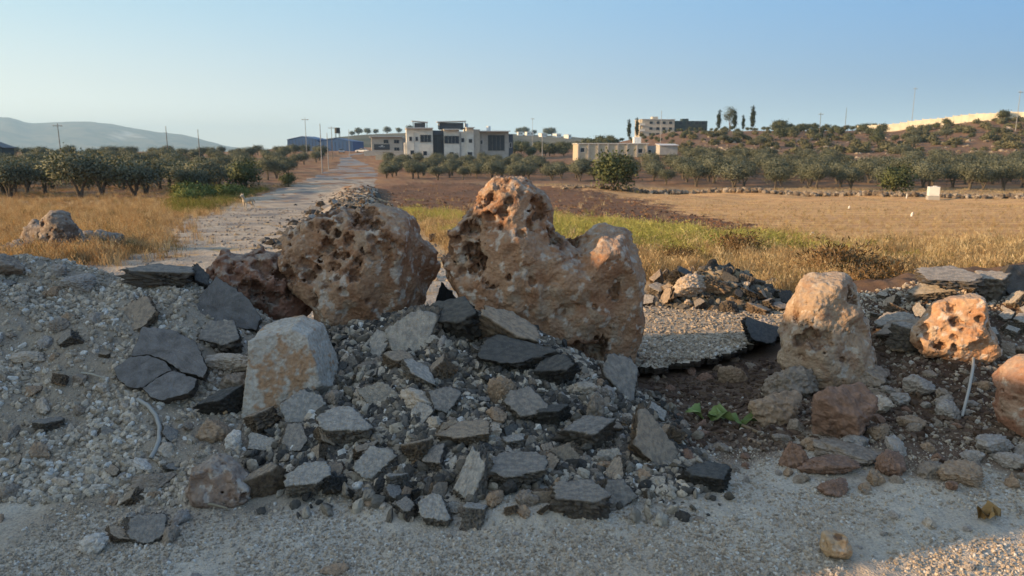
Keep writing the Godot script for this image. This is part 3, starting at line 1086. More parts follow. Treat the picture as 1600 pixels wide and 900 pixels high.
func make_variants() -> void:
	for k in 18:
		var r := RandomNumberGenerator.new()
		r.seed = 900 + k
		lumps.append(lump(500 + k * 9, r.randi_range(9, 15), r.randf_range(9.0, 20.0), r.randf_range(0.03, 0.09), Vector3(r.randf_range(0.9, 1.25), r.randf_range(0.65, 0.95), r.randf_range(0.8, 1.05))))
	for k in 20:
		chunks.append(chunk(700 + k * 9, [0.24, 0.3, 0.36, 0.44, 0.56][k % 5]))

func facing(n: Vector3, yaw: float) -> Basis:
	var y := n.normalized()
	var x := Vector3(cos(yaw), 0, sin(yaw))
	x = (x - y * y.dot(x)).normalized()
	return Basis(x, y, x.cross(y))

func lay(kind: String, mesh: Mesh, mat_: Material, where: Vector3, b: Basis, size: Vector3, label := "", category := "", tone := "", mark := "") -> MeshInstance3D:
	var o := obj(kind, mesh, mat_)
	o.transform = Transform3D(b * Basis.from_scale(size), where)
	var pic := picture(where)
	if label:
		tag(o, label, category)
		if mark: landmarks.append([pic, mark])
	else:
		o.set_meta("category", category)
		pile.append([pic, o, tone, kind])
	taken.append(Vector3(where.x, where.z, size.x * 0.5))
	return o

func build_marked() -> void:
	# x, y, width in the picture, depth over width, thickness, face normal, yaw, variant, tone, lift, label, short name
	var a := [
		[255, 428, 88, 0.6, 0.9, Vector3(0.05, 0.9, 0.1), 0.1, 6, "asphalt", 0.4, "dark edged asphalt chunk capped with gravel on the crest of the gravel mound", "gravel capped crest chunk"],
		[312, 436, 36, 0.6, 1.0, Vector3(0.5, 0.6, 0.5), 0.9, 3, "asphalt_black", 0.4, "small black asphalt chunk on the crest beside the gravel capped chunk", ""],
		[215, 490, 66, 1.0, 0.6, Vector3(-0.1, 0.65, 0.7), 0.4, 0, "asphalt_dusty", 0.1, "dust covered tan slab half sunk in the gravel above the cracked slab", "dust covered slab"],
		[352, 528, 66, 0.7, 1.0, Vector3(0, 0.8, 0.6), 0.2, 8, "asphalt", 0.5, "asphalt chunk crusted with white crumbs below the big dark slab", "crusted chunk"],
		[645, 532, 88, 1.15, 0.8, Vector3(-0.25, 0.4, 0.88), 0.5, 2, "asphalt_pale", 0.6, "large pale grey slab standing on edge between the two biggest boulders", "standing pale slab"],
		[596, 540, 52, 1.0, 1.2, Vector3(-0.4, 0.6, 0.7), 1.5, 7, "asphalt_pale", 0.4, "cracked grey chunk leaning on the standing pale slab", ""],
		[545, 670, 84, 0.6, 1.0, Vector3(0.05, 0.85, 0.5), -0.15, 13, "asphalt_pale", 0.6, "wide light grey asphalt slab lying flat below the square pale block", "wide light slab"],
		[476, 640, 62, 1.1, 0.8, Vector3(0.25, 0.55, 0.8), 0.5, 1, "asphalt_pale", 0.6, "smooth grey slab propped against the square pale block", "propped grey slab"],
		[460, 688, 60, 0.9, 0.7, Vector3(-0.2, 0.75, 0.6), 0.8, 5, "asphalt", 0.5, "blue grey slab under the propped grey slab", ""],
		[505, 685, 42, 0.5, 1.4, Vector3(0.4, 0.6, 0.6), 0.9, 9, "asphalt_dusty", 0.5, "narrow brown bar of road base beside the blue grey slab", ""],
		[483, 757, 66, 0.7, 1.2, Vector3(0, 0.85, 0.45), -0.2, 18, "asphalt_pale", 0.6, "grey topped chunk with a thick black broken side at the heap's foot", "black sided chunk"],
		[424, 755, 84, 0.3, 1.2, Vector3(-0.2, 0.9, 0.35), -0.55, 4, "asphalt_dusty", 0.5, "long dusty bar of road base slanting beside the knee high brown boulder", "slanting bar"],
		[586, 727, 60, 0.8, 1.1, Vector3(0.1, 0.65, 0.7), 0.2, 17, "asphalt_pale", 0.6, "pale wedge of asphalt with sparkling grit below the wide light slab", "pale wedge"],
		[570, 712, 46, 0.35, 1.2, Vector3(0.2, 0.8, 0.4), -0.6, 9, "asphalt_dusty", 0.7, "thin dusty finger of road base resting above the pale wedge", ""],
		[522, 738, 34, 1.0, 0.8, Vector3(0.1, 0.6, 0.8), 0.9, 7, "asphalt_dusty", 0.5, "small buff plate standing between the pale wedge and the black sided chunk", ""],
		[741, 745, 104, 0.42, 0.8, Vector3(-0.45, 0.55, 0.7), -0.98, 11, "asphalt_pale", 0.6, "long pale slab tipped up diagonally in the middle of the heap", "diagonal slab"],
		[808, 737, 100, 0.6, 0.7, Vector3(0.05, 0.9, 0.42), 0.0, 1, "asphalt", 0.7, "long flat grey slab with a dark lip beside the diagonal slab", "flat lipped slab"],
		[822, 637, 76, 0.75, 0.8, Vector3(0.0, 0.7, 0.7), 0.1, 12, "asphalt", 0.7, "smooth grey hexagonal slab in the middle of the upper heap", "hexagonal slab"],
		[738, 682, 80, 0.5, 0.7, Vector3(0.0, 0.9, 0.4), -0.1, 16, "asphalt_dusty", 0.6, "flat dusty plate above the diagonal slab", "flat dusty plate"],
		[917, 684, 80, 0.5, 1.0, Vector3(0.1, 0.8, 0.35), -0.35, 14, "asphalt", 0.6, "dark chunk with a rising grey face below the small cream rubble", "rising dark chunk"],
		[873, 716, 44, 1.5, 0.7, Vector3(0.15, 0.35, 0.9), 1.2, 6, "asphalt_dusty", 0.6, "dusty plate standing upright right of the flat lipped slab", ""],
		[860, 657, 58, 0.4, 1.1, Vector3(0.0, 0.85, 0.3), -0.12, 9, "asphalt_black", 0.7, "thin black chunk just under the hexagonal slab", ""],
		[1012, 702, 96, 0.75, 1.0, Vector3(0.55, 0.45, 0.7), 0.75, 15, "asphalt_dusty", 0.7, "large tan faced slab leaning with its black broken side towards the heap", "leaning tan slab"],
		[910, 782, 88, 0.5, 0.9, Vector3(0.0, 0.92, 0.3), 0.05, 8, "asphalt", 0.6, "flat dark rimmed slab lowest on the heap towards the gravel road", "lowest flat slab"],
		[1112, 748, 68, 0.6, 1.0, Vector3(0.05, 0.95, 0.25), 0.1, 3, "asphalt_black", 0.5, "black block of asphalt with a clean flat top on the gravel", "clean black block"],
		[872, 583, 90, 0.5, 0.7, Vector3(-0.1, 0.75, 0.5), -0.4, 4, "asphalt_black", 0.6, "black slab wedged under the tallest boulder", "wedged black slab"],
		[800, 556, 105, 0.5, 0.6, Vector3(0.0, 0.85, 0.5), 0.0, 10, "asphalt_black", 0.6, "long black sheet of asphalt jutting from under the tallest boulder", "jutting black sheet"],
		[716, 503, 84, 0.6, 1.0, Vector3(-0.3, 0.75, 0.5), 0.25, 8, "asphalt_black", 0.7, "black crusted slab with brown road base at the top of the heap", "black crusted slab"],
		[788, 527, 92, 0.5, 1.1, Vector3(0.35, 0.75, 0.5), 0.4, 18, "asphalt_dusty", 0.7, "tan bar of road base lying against the tallest boulder's foot", ""],
		[967, 600, 76, 0.8, 1.2, Vector3(0.3, 0.6, 0.7), 0.8, 13, "asphalt", 0.6, "dull grey chunk at the tallest boulder's right foot", ""],
		[683, 803, 52, 0.85, 1.2, Vector3(0.0, 0.8, 0.6), 0.1, 13, "asphalt_pale", 0.7, "square cornered grey block at the heap's front edge", "square cornered block"],
		[633, 797, 36, 0.8, 1.3, Vector3(0.0, 0.9, 0.3), 0.2, 19, "asphalt", 0.6, "small black sided chunk beside the square cornered block", ""],
		[232, 832, 56, 1.0, 0.7, Vector3(0.2, 0.8, 0.6), 0.7, 0, "asphalt", 0.5, "dark flat shard near the round white stone", "dark flat shard"],
		[188, 836, 52, 0.45, 0.8, Vector3(0.1, 0.9, 0.3), 0.3, 5, "asphalt_dusty", 0.5, "buff shard between the round white stone and the dark flat shard", ""],
		[692, 628, 52, 1.0, 1.0, Vector3(0.2, 0.65, 0.7), 0.4, 2, "asphalt", 0.6, "blue grey chunk in the saddle of the heap", ""],
		[655, 588, 70, 0.5, 0.8, Vector3(0.3, 0.8, 0.4), 0.5, 12, "asphalt_pale", 0.6, "grey bar sloping below the standing pale slab", ""],
		[350, 632, 62, 0.4, 1.1, Vector3(-0.1, 0.8, 0.4), -0.5, 14, "asphalt_black", 0.5, "black splinter between the cracked slab and the square pale block", "black splinter"],
		[1398, 506, 56, 0.7, 0.5, Vector3(-0.3, 0.85, 0.6), 0.3, 1, "asphalt_pale", 0.7, "sunlit greenish slab behind the upright tan boulder", "sunlit greenish slab"],
		[1422, 537, 84, 0.35, 0.9, Vector3(0.1, 0.9, 0.3), 0.25, 4, "asphalt_pale", 0.7, "long grey plank of asphalt at the orange boulder's left foot", ""],
		[1480, 456, 92, 0.5, 0.22, Vector3(0.0, 0.9, 0.35), 0.0, 8, "asphalt_pale", 1.2, "gritty grey slab topping the crest behind the orange boulder", "crest slab"],
		[1420, 520, 74, 0.8, 0.5, Vector3(-0.2, 0.95, 0.2), 0.1, 16, "asphalt_dusty", 0.6, "flat sunlit plate left of the orange boulder", ""],
		[1455, 463, 60, 0.6, 0.8, Vector3(-0.4, 0.8, 0.4), 0.6, 6, "asphalt_pale", 0.9, "sunlit angular slab under the crest slab", ""],
		[1545, 455, 60, 0.6, 1.0, Vector3(-0.1, 0.9, 0.3), 0.2, 9, "asphalt_pale", 0.9, "grey ledge of asphalt between the crest slab and the dark standing slab", ""],
		[1186, 536, 84, 0.5, 0.6, Vector3(0.5, 0.7, 0.5), -0.6, 10, "asphalt_black", 1.0, "black plank of road surface tilted against the upright tan boulder", "tilted black plank"]]
	for q: Array in a:
		var p := spot(q[0], q[1] + q[2] * 0.18)
		if p.z < -8.0: p = at(q[0], q[1] + q[2] * 0.2, 5.9)
		var s := metres_per_px(q[0], q[1], -p.z) * float(q[2]) * 1.06
		var b := facing(q[5], q[6])
		p += Vector3(0, 1, 0) * s * 0.36 * float(q[9])
		lay("asphalt_chunk", chunks[q[7]], mats[q[8]], p, b, Vector3(s, s * q[4], s * q[3]), q[10], "asphalt chunk", "", q[11])
	var l := [
		[360, 563, 62, 0.62, 0.8, 0.2, 2, "cream", 0.5, "pale stone with a brown underside right of the cracked slab", "pale brown bellied stone"],
		[368, 592, 48, 1.0, 0.9, 0.9, 5, "dun", 0.4, "grey brown stone just below the pale brown bellied stone", ""],
		[1209, 640, 78, 0.82, 0.9, 0.2, 7, "tan", 0.6, "smooth tan boulder stone at the edge of the dark soil", "smooth tan stone"],
		[1308, 640, 108, 0.9, 0.9, 0.6, 11, "rust", 0.6, "blocky reddish stone below the upright tan boulder", "blocky reddish stone"],
		[1240, 592, 84, 0.9, 0.9, 0.3, 9, "dun", 0.4, "grey stone block carrying the upright tan boulder's left side", ""],
		[1348, 580, 62, 0.8, 0.9, 1.2, 3, "dun", 0.5, "dark grey stone tucked under the upright tan boulder's right side", ""],
		[1145, 583, 34, 1.2, 0.8, 0.0, 14, "tan", 0.5, "small upright brown stone alone on the dark soil below the road edge", "lone brown stone"],
		[1506, 740, 64, 0.68, 0.9, 0.1, 6, "tan", 0.6, "ochre stone with a sharp ridge at the foot of the soil bank", "ochre ridge stone"],
		[1438, 601, 42, 0.85, 0.9, 0.3, 1, "grey", 0.6, "light grey block on the soil bank right of the upright tan boulder", "light grey block"],
		[1482, 640, 40, 0.9, 0.9, 0.8, 4, "grey", 0.6, "bluish stone beside the lower end of the pale rod", ""],
		[1372, 634, 34, 0.75, 0.9, 0.2, 13, "cream", 0.6, "pale rounded stone right of the blocky reddish stone", ""],
		[1240, 711, 38, 1.3, 0.8, 0.1, 10, "rust", 0.6, "upright reddish brown stone under the smooth tan stone", "upright reddish stone"],
		[1292, 726, 66, 0.42, 0.9, 0.0, 8, "rust", 0.6, "long brown loaf shaped stone in the stacked stones", "loaf shaped stone"],
		[1318, 702, 80, 0.32, 0.9, 0.0, 16, "dun", 0.6, "flat dark stone on top of the loaf shaped stone", ""],
		[1335, 688, 50, 0.35, 0.9, 0.1, 12, "grey", 0.7, "flat light grey stone under the blocky reddish stone", ""],
		[1304, 758, 42, 0.7, 0.9, 0.4, 15, "rust", 0.6, "round brown stone lowest under the loaf shaped stone", ""],
		[1390, 722, 46, 0.9, 0.9, 0.9, 0, "rust", 0.6, "triangular brown stone leaning in the rubble right of the loaf", ""],
		[1552, 690, 56, 0.75, 0.9, 0.4, 2, "grey", 0.5, "pale pyramid shaped stone beside the reddish edge boulder", ""],
		[150, 848, 34, 1.0, 0.9, 0.2, 17, "white", 0.6, "round white stone at the foot of the gravel mound", "round white stone"],
		[161, 604, 24, 1.0, 0.9, 0.7, 5, "cream", 0.6, "small yellowish white stone below the cracked slab's corner", "yellowish stone"],
		[48, 556, 42, 0.75, 0.9, 0.4, 2, "cream", 0.4, "grey white stone alone high on the gravel mound", "high gravel stone"],
		[128, 440, 44, 0.7, 0.9, 0.4, 6, "grey", 0.6, "flat bluish stone on the crest of the gravel mound", "bluish crest stone"],
		[95, 424, 26, 1.0, 0.8, 0.2, 11, "grey", 0.7, "small pointed stone on the crest left of the bluish stone", ""],
		[2, 412, 60, 0.8, 0.9, 0.2, 3, "dun", 0.5, "brown grey stone on the mound's crest cut by the picture's edge", ""],
		[1080, 450, 50, 0.85, 0.9, 0.2, 9, "cream", 1.0, "cream stone on top of the small rubble heap behind the pit", "cream stone on the back heap"],
		[1192, 512, 30, 0.75, 0.9, 0.2, 13, "grey", 0.6, "rounded pale stone at the back heap's end by the tilted black plank", ""],
		[787, 606, 36, 1.6, 0.9, 0.3, 14, "tan", 0.6, "tall tan stone standing in the middle of the upper heap", "tall tan stone"],
		[655, 622, 52, 0.75, 0.9, 0.2, 16, "cream", 0.6, "buff stone beside the blue grey chunk in the heap's saddle", ""],
		[906, 608, 38, 0.7, 0.9, 0.2, 8, "cream", 0.6, "small cream rubble stone below the wedged black slab", ""],
		[778, 650, 32, 1.0, 0.9, 0.2, 1, "tan", 0.6, "brown stone between the flat dusty plate and the hexagonal slab", ""],
		[335, 668, 44, 0.8, 0.9, 0.3, 10, "tan", 0.5, "rounded reddish tan stone above the knee high brown boulder", ""],
		[366, 688, 32, 1.2, 0.9, 0.2, 4, "white", 0.6, "pointed white stone above the slanting bar", "pointed white stone"],
		[527, 889, 40, 0.5, 0.8, 0.2, 6, "tan", 0.2, "brown stone half buried in the road at the picture's bottom edge", ""],
		[930, 640, 40, 1.4, 0.9, 0.8, 12, "dun", 0.6, "dusty brown stone upright above the rising dark chunk", ""],
		[243, 748, 48, 0.65, 0.9, 0.2, 15, "dun", 0.5, "flat grey stone left of the knee high brown boulder", ""]]
	for q: Array in l:
		var p := spot(q[0], q[1] + q[2] * q[3] * 0.3)
		var s := metres_per_px(q[0], q[1], -p.z) * float(q[2])
		p.y += s * q[3] * 0.42 * float(q[8])
		lay("stone", lumps[q[6]], mats["stone_" + q[7]], p, Basis(Vector3.UP, q[5]), Vector3(s, s * q[3] * 1.15, s * q[4]), q[9], "stone", "", q[10])

func flat_outline(pts: Array, n: Vector3, centre: Vector3) -> Array:
	# where sight lines meet the plane of a slab: its outline in the slab's own axes
	var b := facing(n, 0.0)
	var out := PackedVector2Array()
	for p: Vector2 in pts:
		var r := ray(p.x, p.y)
		var t := (centre - Vector3(0, EYE, 0)).dot(b.y) / r.dot(b.y)
		var q := b.inverse() * (Vector3(0, EYE, 0) + r * t - centre)
		out.append(Vector2(q.x, q.z))
	return [out, b]

func build_slabs() -> void:
	var face := Color(0.13, 0.13, 0.134)
	# the slab in three cracked pieces
	var c := spot(250, 575) + Vector3(0, 0.085, 0.02)
	var n := Vector3(-0.06, 0.78, 0.62)
	var t := thing("asphalt_slab", "large grey asphalt slab split by two cracks on the gravel mound", "asphalt slab", c)
	var k := 0
	for pts: Array in [
		[Vector2(222, 510), Vector2(270, 515), Vector2(306, 534), Vector2(323, 574), Vector2(318, 590), Vector2(283, 580), Vector2(258, 562), Vector2(232, 553), Vector2(204, 556)],
		[Vector2(203, 557), Vector2(232, 555), Vector2(257, 564), Vector2(268, 577), Vector2(250, 585), Vector2(222, 606), Vector2(200, 604), Vector2(184, 592), Vector2(177, 575)],
		[Vector2(283, 582), Vector2(308, 593), Vector2(300, 612), Vector2(282, 618), Vector2(252, 626), Vector2(236, 620), Vector2(223, 608), Vector2(251, 587), Vector2(268, 579)]]:
		var o := flat_outline(pts, n, c)
		var m := obj("piece", slab(o[0], 0.06, 61 + k, face * [1.0, 0.94, 1.06][k], 0.005), mats.asphalt, t)
		m.basis = o[1] * Basis(Vector3(1, 0, 0), [0.0, 0.012, -0.02][k])
		k += 1
	landmarks.append([Vector2(250, 570), "cracked slab"])
	taken.append(Vector3(c.x, c.z, 0.3))
	c = spot(340, 495) + Vector3(0, 0.03, 0)
	var o := flat_outline([Vector2(338, 432), Vector2(385, 462), Vector2(408, 495), Vector2(400, 515), Vector2(362, 510), Vector2(330, 516), Vector2(316, 540), Vector2(296, 515), Vector2(276, 490), Vector2(290, 478), Vector2(312, 462)], Vector3(0.05, 0.62, 0.78), c)
	var m := obj("asphalt_slab", slab(o[0], 0.07, 71, face * 0.85, 0.006), mats.asphalt)
	m.transform = Transform3D(o[1], c)
	tag(m, "big smooth dark asphalt slab sloping beside the low reddish boulder", "asphalt slab")
	landmarks.append([Vector2(340, 485), "big dark slab"])
	taken.append(Vector3(c.x, c.z, 0.28))
	# black sheet on edge between the boulders
	c = at(692, 485, 5.25)
	o = flat_outline([Vector2(690, 440), Vector2(716, 470), Vector2(722, 520), Vector2(678, 525), Vector2(676, 490)], Vector3(0.1, 0.15, 1.0), c)
	m = obj("asphalt_slab", slab(o[0], 0.08, 73, Color(0.05, 0.05, 0.055), 0.004), mats.asphalt_black)
	m.transform = Transform3D(o[1], c)
	tag(m, "black asphalt slab standing in the gap between the two biggest boulders", "asphalt slab")
	# dark slab at the right edge
	c = at(1592, 442, 5.6)
	o = flat_outline([Vector2(1578, 414), Vector2(1640, 412), Vector2(1650, 468), Vector2(1582, 466), Vector2(1562, 440)], Vector3(0.25, 0.25, 1.0), c)
	m = obj("asphalt_slab", slab(o[0], 0.08, 75, face * 0.7, 0.004), mats.asphalt)
	m.transform = Transform3D(o[1], c)
	tag(m, "dark blue grey slab standing upright on the crest at the picture's right edge", "asphalt slab")
	landmarks.append([Vector2(1585, 442), "dark standing slab"])
	# the road surface that was left, broken off along the pit
	var pts := PackedVector2Array()
	for q: Vector2 in [Vector2(930, 585), Vector2(995, 572), Vector2(1035, 574), Vector2(1062, 566), Vector2(1098, 562), Vector2(1122, 556), Vector2(1150, 549), Vector2(1170, 537), Vector2(1212, 522), Vector2(1262, 516), Vector2(1290, 490), Vector2(1240, 478), Vector2(1010, 478), Vector2(900, 500)]:
		var r := ray(q.x, q.y)
		var p := Vector3(0, EYE, 0) + r * ((EYE + 0.01) / -r.y)
		pts.append(Vector2(p.x, p.z))
	slab_outline = pts
	m = obj("road_slab", slab(pts, 0.05, 77, Color(0.46, 0.38, 0.29), 0.05, Color(0.07, 0.055, 0.045), 0.004), mats.ground)
	m.position = Vector3(0, -0.01, 0)
	m.set_meta("kind", "structure")
	# the square pale block
	var away := -spot(455, 618).z + 0.1
	c = at(455, 562, away)
	var s := metres_per_px(455, 562, away)
	field_clear()
	boulder_noises(261, 1.5)
	f_amp = Vector2(0.012, 0.01)
	f_pit = Vector2(0.0, 0.0)
	f_hole = Vector2(0.0, 0.0)
	f_cut = 0.006
	fb_c.append(Vector3.ZERO)
	fb_r.append(Vector3.ONE * 120.0 * s)
	for q: Array in [[-54, 0, -0.98, 0.1, 0.08], [58, 10, 0.9, 0.3, 0.12], [0, -58, -0.25, 0.95, 0.1], [0, 62, 0.1, -1, 0.0], [0, 0, 0.15, 0.25, 0.95, 46], [46, -44, 0.45, 0.85, 0.1], [0, 0, 0, 0, -1, 40], [58, 56, 0.6, -0.6, 0.4]]:
		var nn := Vector3(q[2], q[3], q[4]).normalized()
		fp_n.append(nn)
		fp_o.append(float(q[5]) * s if q.size() > 5 else nn.dot(Vector3(q[0], -q[1], 0) * s))
	var pa := noise(265, 5.0, 4)
	var pb := noise(266, 12.0, 4)
	var paint := func(p: Vector3, _n: Vector3) -> Color:
		var q := mixc(Color(0.42, 0.38, 0.325), Color(0.5, 0.465, 0.41), 0.5 + pb.get_noise_3dv(p) * 1.5)
		var stain := smoothstep(0.0, 0.3, pa.get_noise_3dv(p) * 0.5 + 0.25 - (Vector2(p.x - 0.02, p.y + 0.02) / 0.2).length() * 0.28 + pb.get_noise_3dv(p * 1.5) * 0.5)
		return mixc(q, Color(0.38, 0.245, 0.15), stain)
	m = obj("stone_block", nets(Vector3.ONE * -0.36, Vector3.ONE * 0.36, 0.007, paint), mats.karst)
	m.position = c
	tag(m, "square pale limestone block with a rusty brown face standing at the heap's left side", "stone block")
	landmarks.append([Vector2(455, 560), "square pale block"])
	keep_out.append(Vector3(c.x, c.z, 0.24))
	for q: Array in [[Vector2(340, 752), "knee high brown boulder"], [Vector2(560, 420), "broad rounded boulder"], [Vector2(820, 440), "tallest boulder"], [Vector2(1290, 520), "upright tan boulder"], [Vector2(1500, 500), "orange boulder"], [Vector2(1595, 620), "reddish edge boulder"], [Vector2(405, 440), "low reddish boulder"], [Vector2(1308, 850), "lone fist sized stone"], [Vector2(1511, 600), "pale rod"], [Vector2(245, 675), "curved grey hose"], [Vector2(435, 372), "near end of the trackside rubble"], [Vector2(495, 335), "middle of the trackside rubble"], [Vector2(535, 312), "upper half of the trackside rubble"], [Vector2(575, 295), "far end of the trackside rubble"], [Vector2(1040, 470), "left end of the low back heap"], [Vector2(1130, 465), "middle of the low back heap"], [Vector2(1205, 475), "right end of the low back heap"], [Vector2(660, 405), "gap between the two biggest boulders"]]:
		landmarks.append(q)

func free_spot(p: Vector3, r: float, tight: float) -> bool:
	for q: Vector3 in keep_out:
		if Vector2(q.x - p.x, q.y - p.z).length() < q.z + r * 0.3: return false
	for q: Vector3 in taken:
		var dx := q.x - p.x
		var dz := q.y - p.z
		var m := (q.z + r) * tight
		if dx * dx + dz * dz < m * m: return false
	return true

func strew(kind: String, count: int, area: PackedVector2Array, sizes: Vector2, bias: float, tones: Array, tight: float, lift: float, tilt: float) -> void:
	var lo := area[0]
	var hi := area[0]
	for q in area:
		lo = lo.min(q)
		hi = hi.max(q)
	var made := 0
	var tries := 0
	while made < count and tries < count * 40:
		tries += 1
		var px := Vector2(rng.randf_range(lo.x, hi.x), rng.randf_range(lo.y, hi.y))
		if not Geometry2D.is_point_in_polygon(px, area): continue
		var p := spot(px.x, px.y)
		var size := lerpf(sizes.x, sizes.y, pow(rng.randf(), bias)) * (1.0 - 0.35 * float(tries) / (count * 40))
		if not free_spot(p, size * 0.5, tight): continue
		var tone: String = tones[rng.randi() % tones.size()]
		var n := slope(p.x, p.z)
		var b := facing((n + Vector3(rng.randfn(), rng.randfn() * 0.4, rng.randfn() + 0.25) * tilt).normalized(), rng.randf() * TAU)
		if kind == "asphalt_chunk":
			lay(kind, chunks[rng.randi() % chunks.size()], mats[tone], p + n * size * lift, b, Vector3(size, size * rng.randf_range(0.7, 1.45), size * rng.randf_range(0.45, 1.0)), "", "asphalt chunk", tone)
		else:
			lay(kind, lumps[rng.randi() % lumps.size()], mats[tone], p + n * size * lift, b, Vector3(size, size * rng.randf_range(0.75, 1.1), size * rng.randf_range(0.7, 1.0)), "", "stone", tone)
		made += 1

func build_strewn() -> void:
	var heap := PackedVector2Array([Vector2(395, 640), Vector2(520, 560), Vector2(690, 500), Vector2(850, 560), Vector2(960, 575), Vector2(1030, 640), Vector2(1060, 740), Vector2(990, 800), Vector2(880, 800), Vector2(760, 810), Vector2(640, 815), Vector2(540, 775), Vector2(440, 770), Vector2(390, 710)])
	strew("asphalt_chunk", 20, heap, Vector2(0.13, 0.24), 1.2, ["asphalt", "asphalt_dusty", "asphalt_pale", "asphalt_dusty"], 0.66, 0.13, 0.75)
	strew("asphalt_chunk", 92, heap, Vector2(0.05, 0.14), 1.5, ["asphalt", "asphalt_dusty", "asphalt_dusty", "asphalt_pale", "asphalt_black"], 0.56, 0.15, 1.0)
	strew("stone", 100, heap, Vector2(0.04, 0.12), 1.7, ["stone_dun", "stone_tan", "stone_dun", "stone_grey", "stone_cream"], 0.62, 0.12, 0.8)
	var mound := PackedVector2Array([Vector2(-30, 430), Vector2(120, 450), Vector2(210, 540), Vector2(240, 640), Vector2(390, 640), Vector2(400, 790), Vector2(260, 850), Vector2(-30, 820)])
	strew("stone", 55, mound, Vector2(0.035, 0.11), 1.9, ["stone_cream", "stone_grey", "stone_cream", "stone_white", "stone_dun", "stone_tan"], 0.7, 0.08, 0.6)
	strew("asphalt_chunk", 12, mound, Vector2(0.07, 0.16), 1.3, ["asphalt", "asphalt_dusty"], 0.8, 0.06, 0.5)
	var right := PackedVector2Array([Vector2(1170, 690), Vector2(1220, 660), Vector2(1390, 570), Vector2(1440, 560), Vector2(1640, 540), Vector2(1640, 760), Vector2(1400, 765), Vector2(1300, 790), Vector2(1240, 750)])
	strew("stone", 78, right, Vector2(0.045, 0.15), 1.6, ["stone_dun", "stone_grey", "stone_rust", "stone_dun", "stone_tan", "stone_grey"], 0.68, 0.12, 0.6)
	var right_low := PackedVector2Array([Vector2(1040, 620), Vector2(1180, 660), Vector2(1240, 760), Vector2(1050, 770)])
	strew("stone", 16, right_low, Vector2(0.04, 0.11), 1.5, ["stone_dun", "stone_rust", "stone_grey"], 0.9, 0.08, 0.5)
	strew("stone", 9, PackedVector2Array([Vector2(1000, 585), Vector2(1110, 570), Vector2(1205, 550), Vector2(1200, 600), Vector2(1010, 615)]), Vector2(0.05, 0.13), 1.4, ["stone_dun", "stone_rust", "stone_tan"], 0.9, 0.05, 0.5)
	var crest := PackedVector2Array([Vector2(1365, 470), Vector2(1600, 440), Vector2(1640, 520), Vector2(1560, 545), Vector2(1370, 545)])
	strew("asphalt_chunk", 22, crest, Vector2(0.09, 0.22), 1.3, ["asphalt_pale", "asphalt_dusty", "asphalt_pale"], 0.6, 0.2, 0.5)
	var back := PackedVector2Array([Vector2(1010, 440), Vector2(1060, 432), Vector2(1200, 440), Vector2(1240, 470), Vector2(1225, 500), Vector2(1120, 505), Vector2(1005, 490)])
	strew("asphalt_chunk", 36, back, Vector2(0.1, 0.3), 1.5, ["asphalt", "asphalt_black", "asphalt_pale", "asphalt_dusty"], 0.5, 0.2, 0.7)
	strew("stone", 14, back, Vector2(0.06, 0.16), 1.5, ["stone_grey", "stone_cream", "stone_dun"], 0.5, 0.2, 0.7)
	var side := PackedVector2Array([Vector2(405, 385), Vector2(440, 352), Vector2(500, 318), Vector2(545, 292), Vector2(592, 290), Vector2(596, 325), Vector2(560, 335), Vector2(470, 372), Vector2(440, 392)])
	strew("asphalt_chunk", 62, side, Vector2(0.16, 0.48), 1.4, ["asphalt", "asphalt_black", "asphalt_dusty", "asphalt_pale"], 0.5, 0.15, 0.7)
	var gap := PackedVector2Array([Vector2(600, 395), Vector2(690, 370), Vector2(705, 440), Vector2(660, 440)])
	strew("asphalt_chunk", 10, gap, Vector2(0.14, 0.34), 1.3, ["asphalt", "asphalt_dusty", "asphalt_pale"], 0.6, 0.15, 0.5)
	var rows := PackedVector2Array([Vector2(-30, 830), Vector2(400, 800), Vector2(1100, 800), Vector2(1640, 780), Vector2(1640, 910), Vector2(-30, 910)])
	strew("stone", 20, rows, Vector2(0.025, 0.06), 2.0, ["stone_cream", "stone_grey", "stone_dun"], 1.2, 0.05, 0.5)

const UNITS := ["", "first", "second", "third", "fourth", "fifth", "sixth", "seventh", "eighth", "ninth", "tenth", "eleventh", "twelfth", "thirteenth", "fourteenth", "fifteenth", "sixteenth", "seventeenth", "eighteenth", "nineteenth", "twentieth"]
const TENS := ["", "", "twenty", "thirty", "forty", "fifty", "sixty", "seventy"]

func ordinal(n: int) -> String:
	if n == 1: return "closest"
	if n <= 20: return UNITS[n] + " closest"
	return TENS[n / 10] + ("-" + UNITS[n % 10] if n % 10 else "ieth") + " closest"

# Each loose piece is told by the nearest thing that has a name of its own.
func label_by_landmarks(list: Array, marks: Array, words: Dictionary, noun: Dictionary) -> void:
	var by := {}
	for q: Array in list:
		var best := 0
		for k in marks.size():
			if (marks[k][0] as Vector2).distance_squared_to(q[0]) < (marks[best][0] as Vector2).distance_squared_to(q[0]): best = k
		var off: Vector2 = q[0] - marks[best][0]
		var where := ("right of" if off.x > 0.0 else "left of") if absf(off.x) > absf(off.y) * 1.2 else ("below" if off.y > 0.0 else "above")
		var key := "%d/%s/%s" % [best, where, q[3]]
		if not by.has(key): by[key] = []
		by[key].append([off.length(), q, marks[best][1], where])
	for key: String in by:
		var rows: Array = by[key]
		rows.sort_custom(func(a: Array, b: Array) -> bool: return a[0] < b[0])
		for k in rows.size():
			var q: Array = rows[k][1]
			var text := "%s %s %s the %s" % [words[q[2]], noun[q[3]], rows[k][3], rows[k][2]]
			if rows.size() > 1: text += ", " + ordinal(k + 1)
			tag(q[1], text, "", noun[q[3]] + "s " + str(q[4] if q.size() > 4 else "of the road block"))

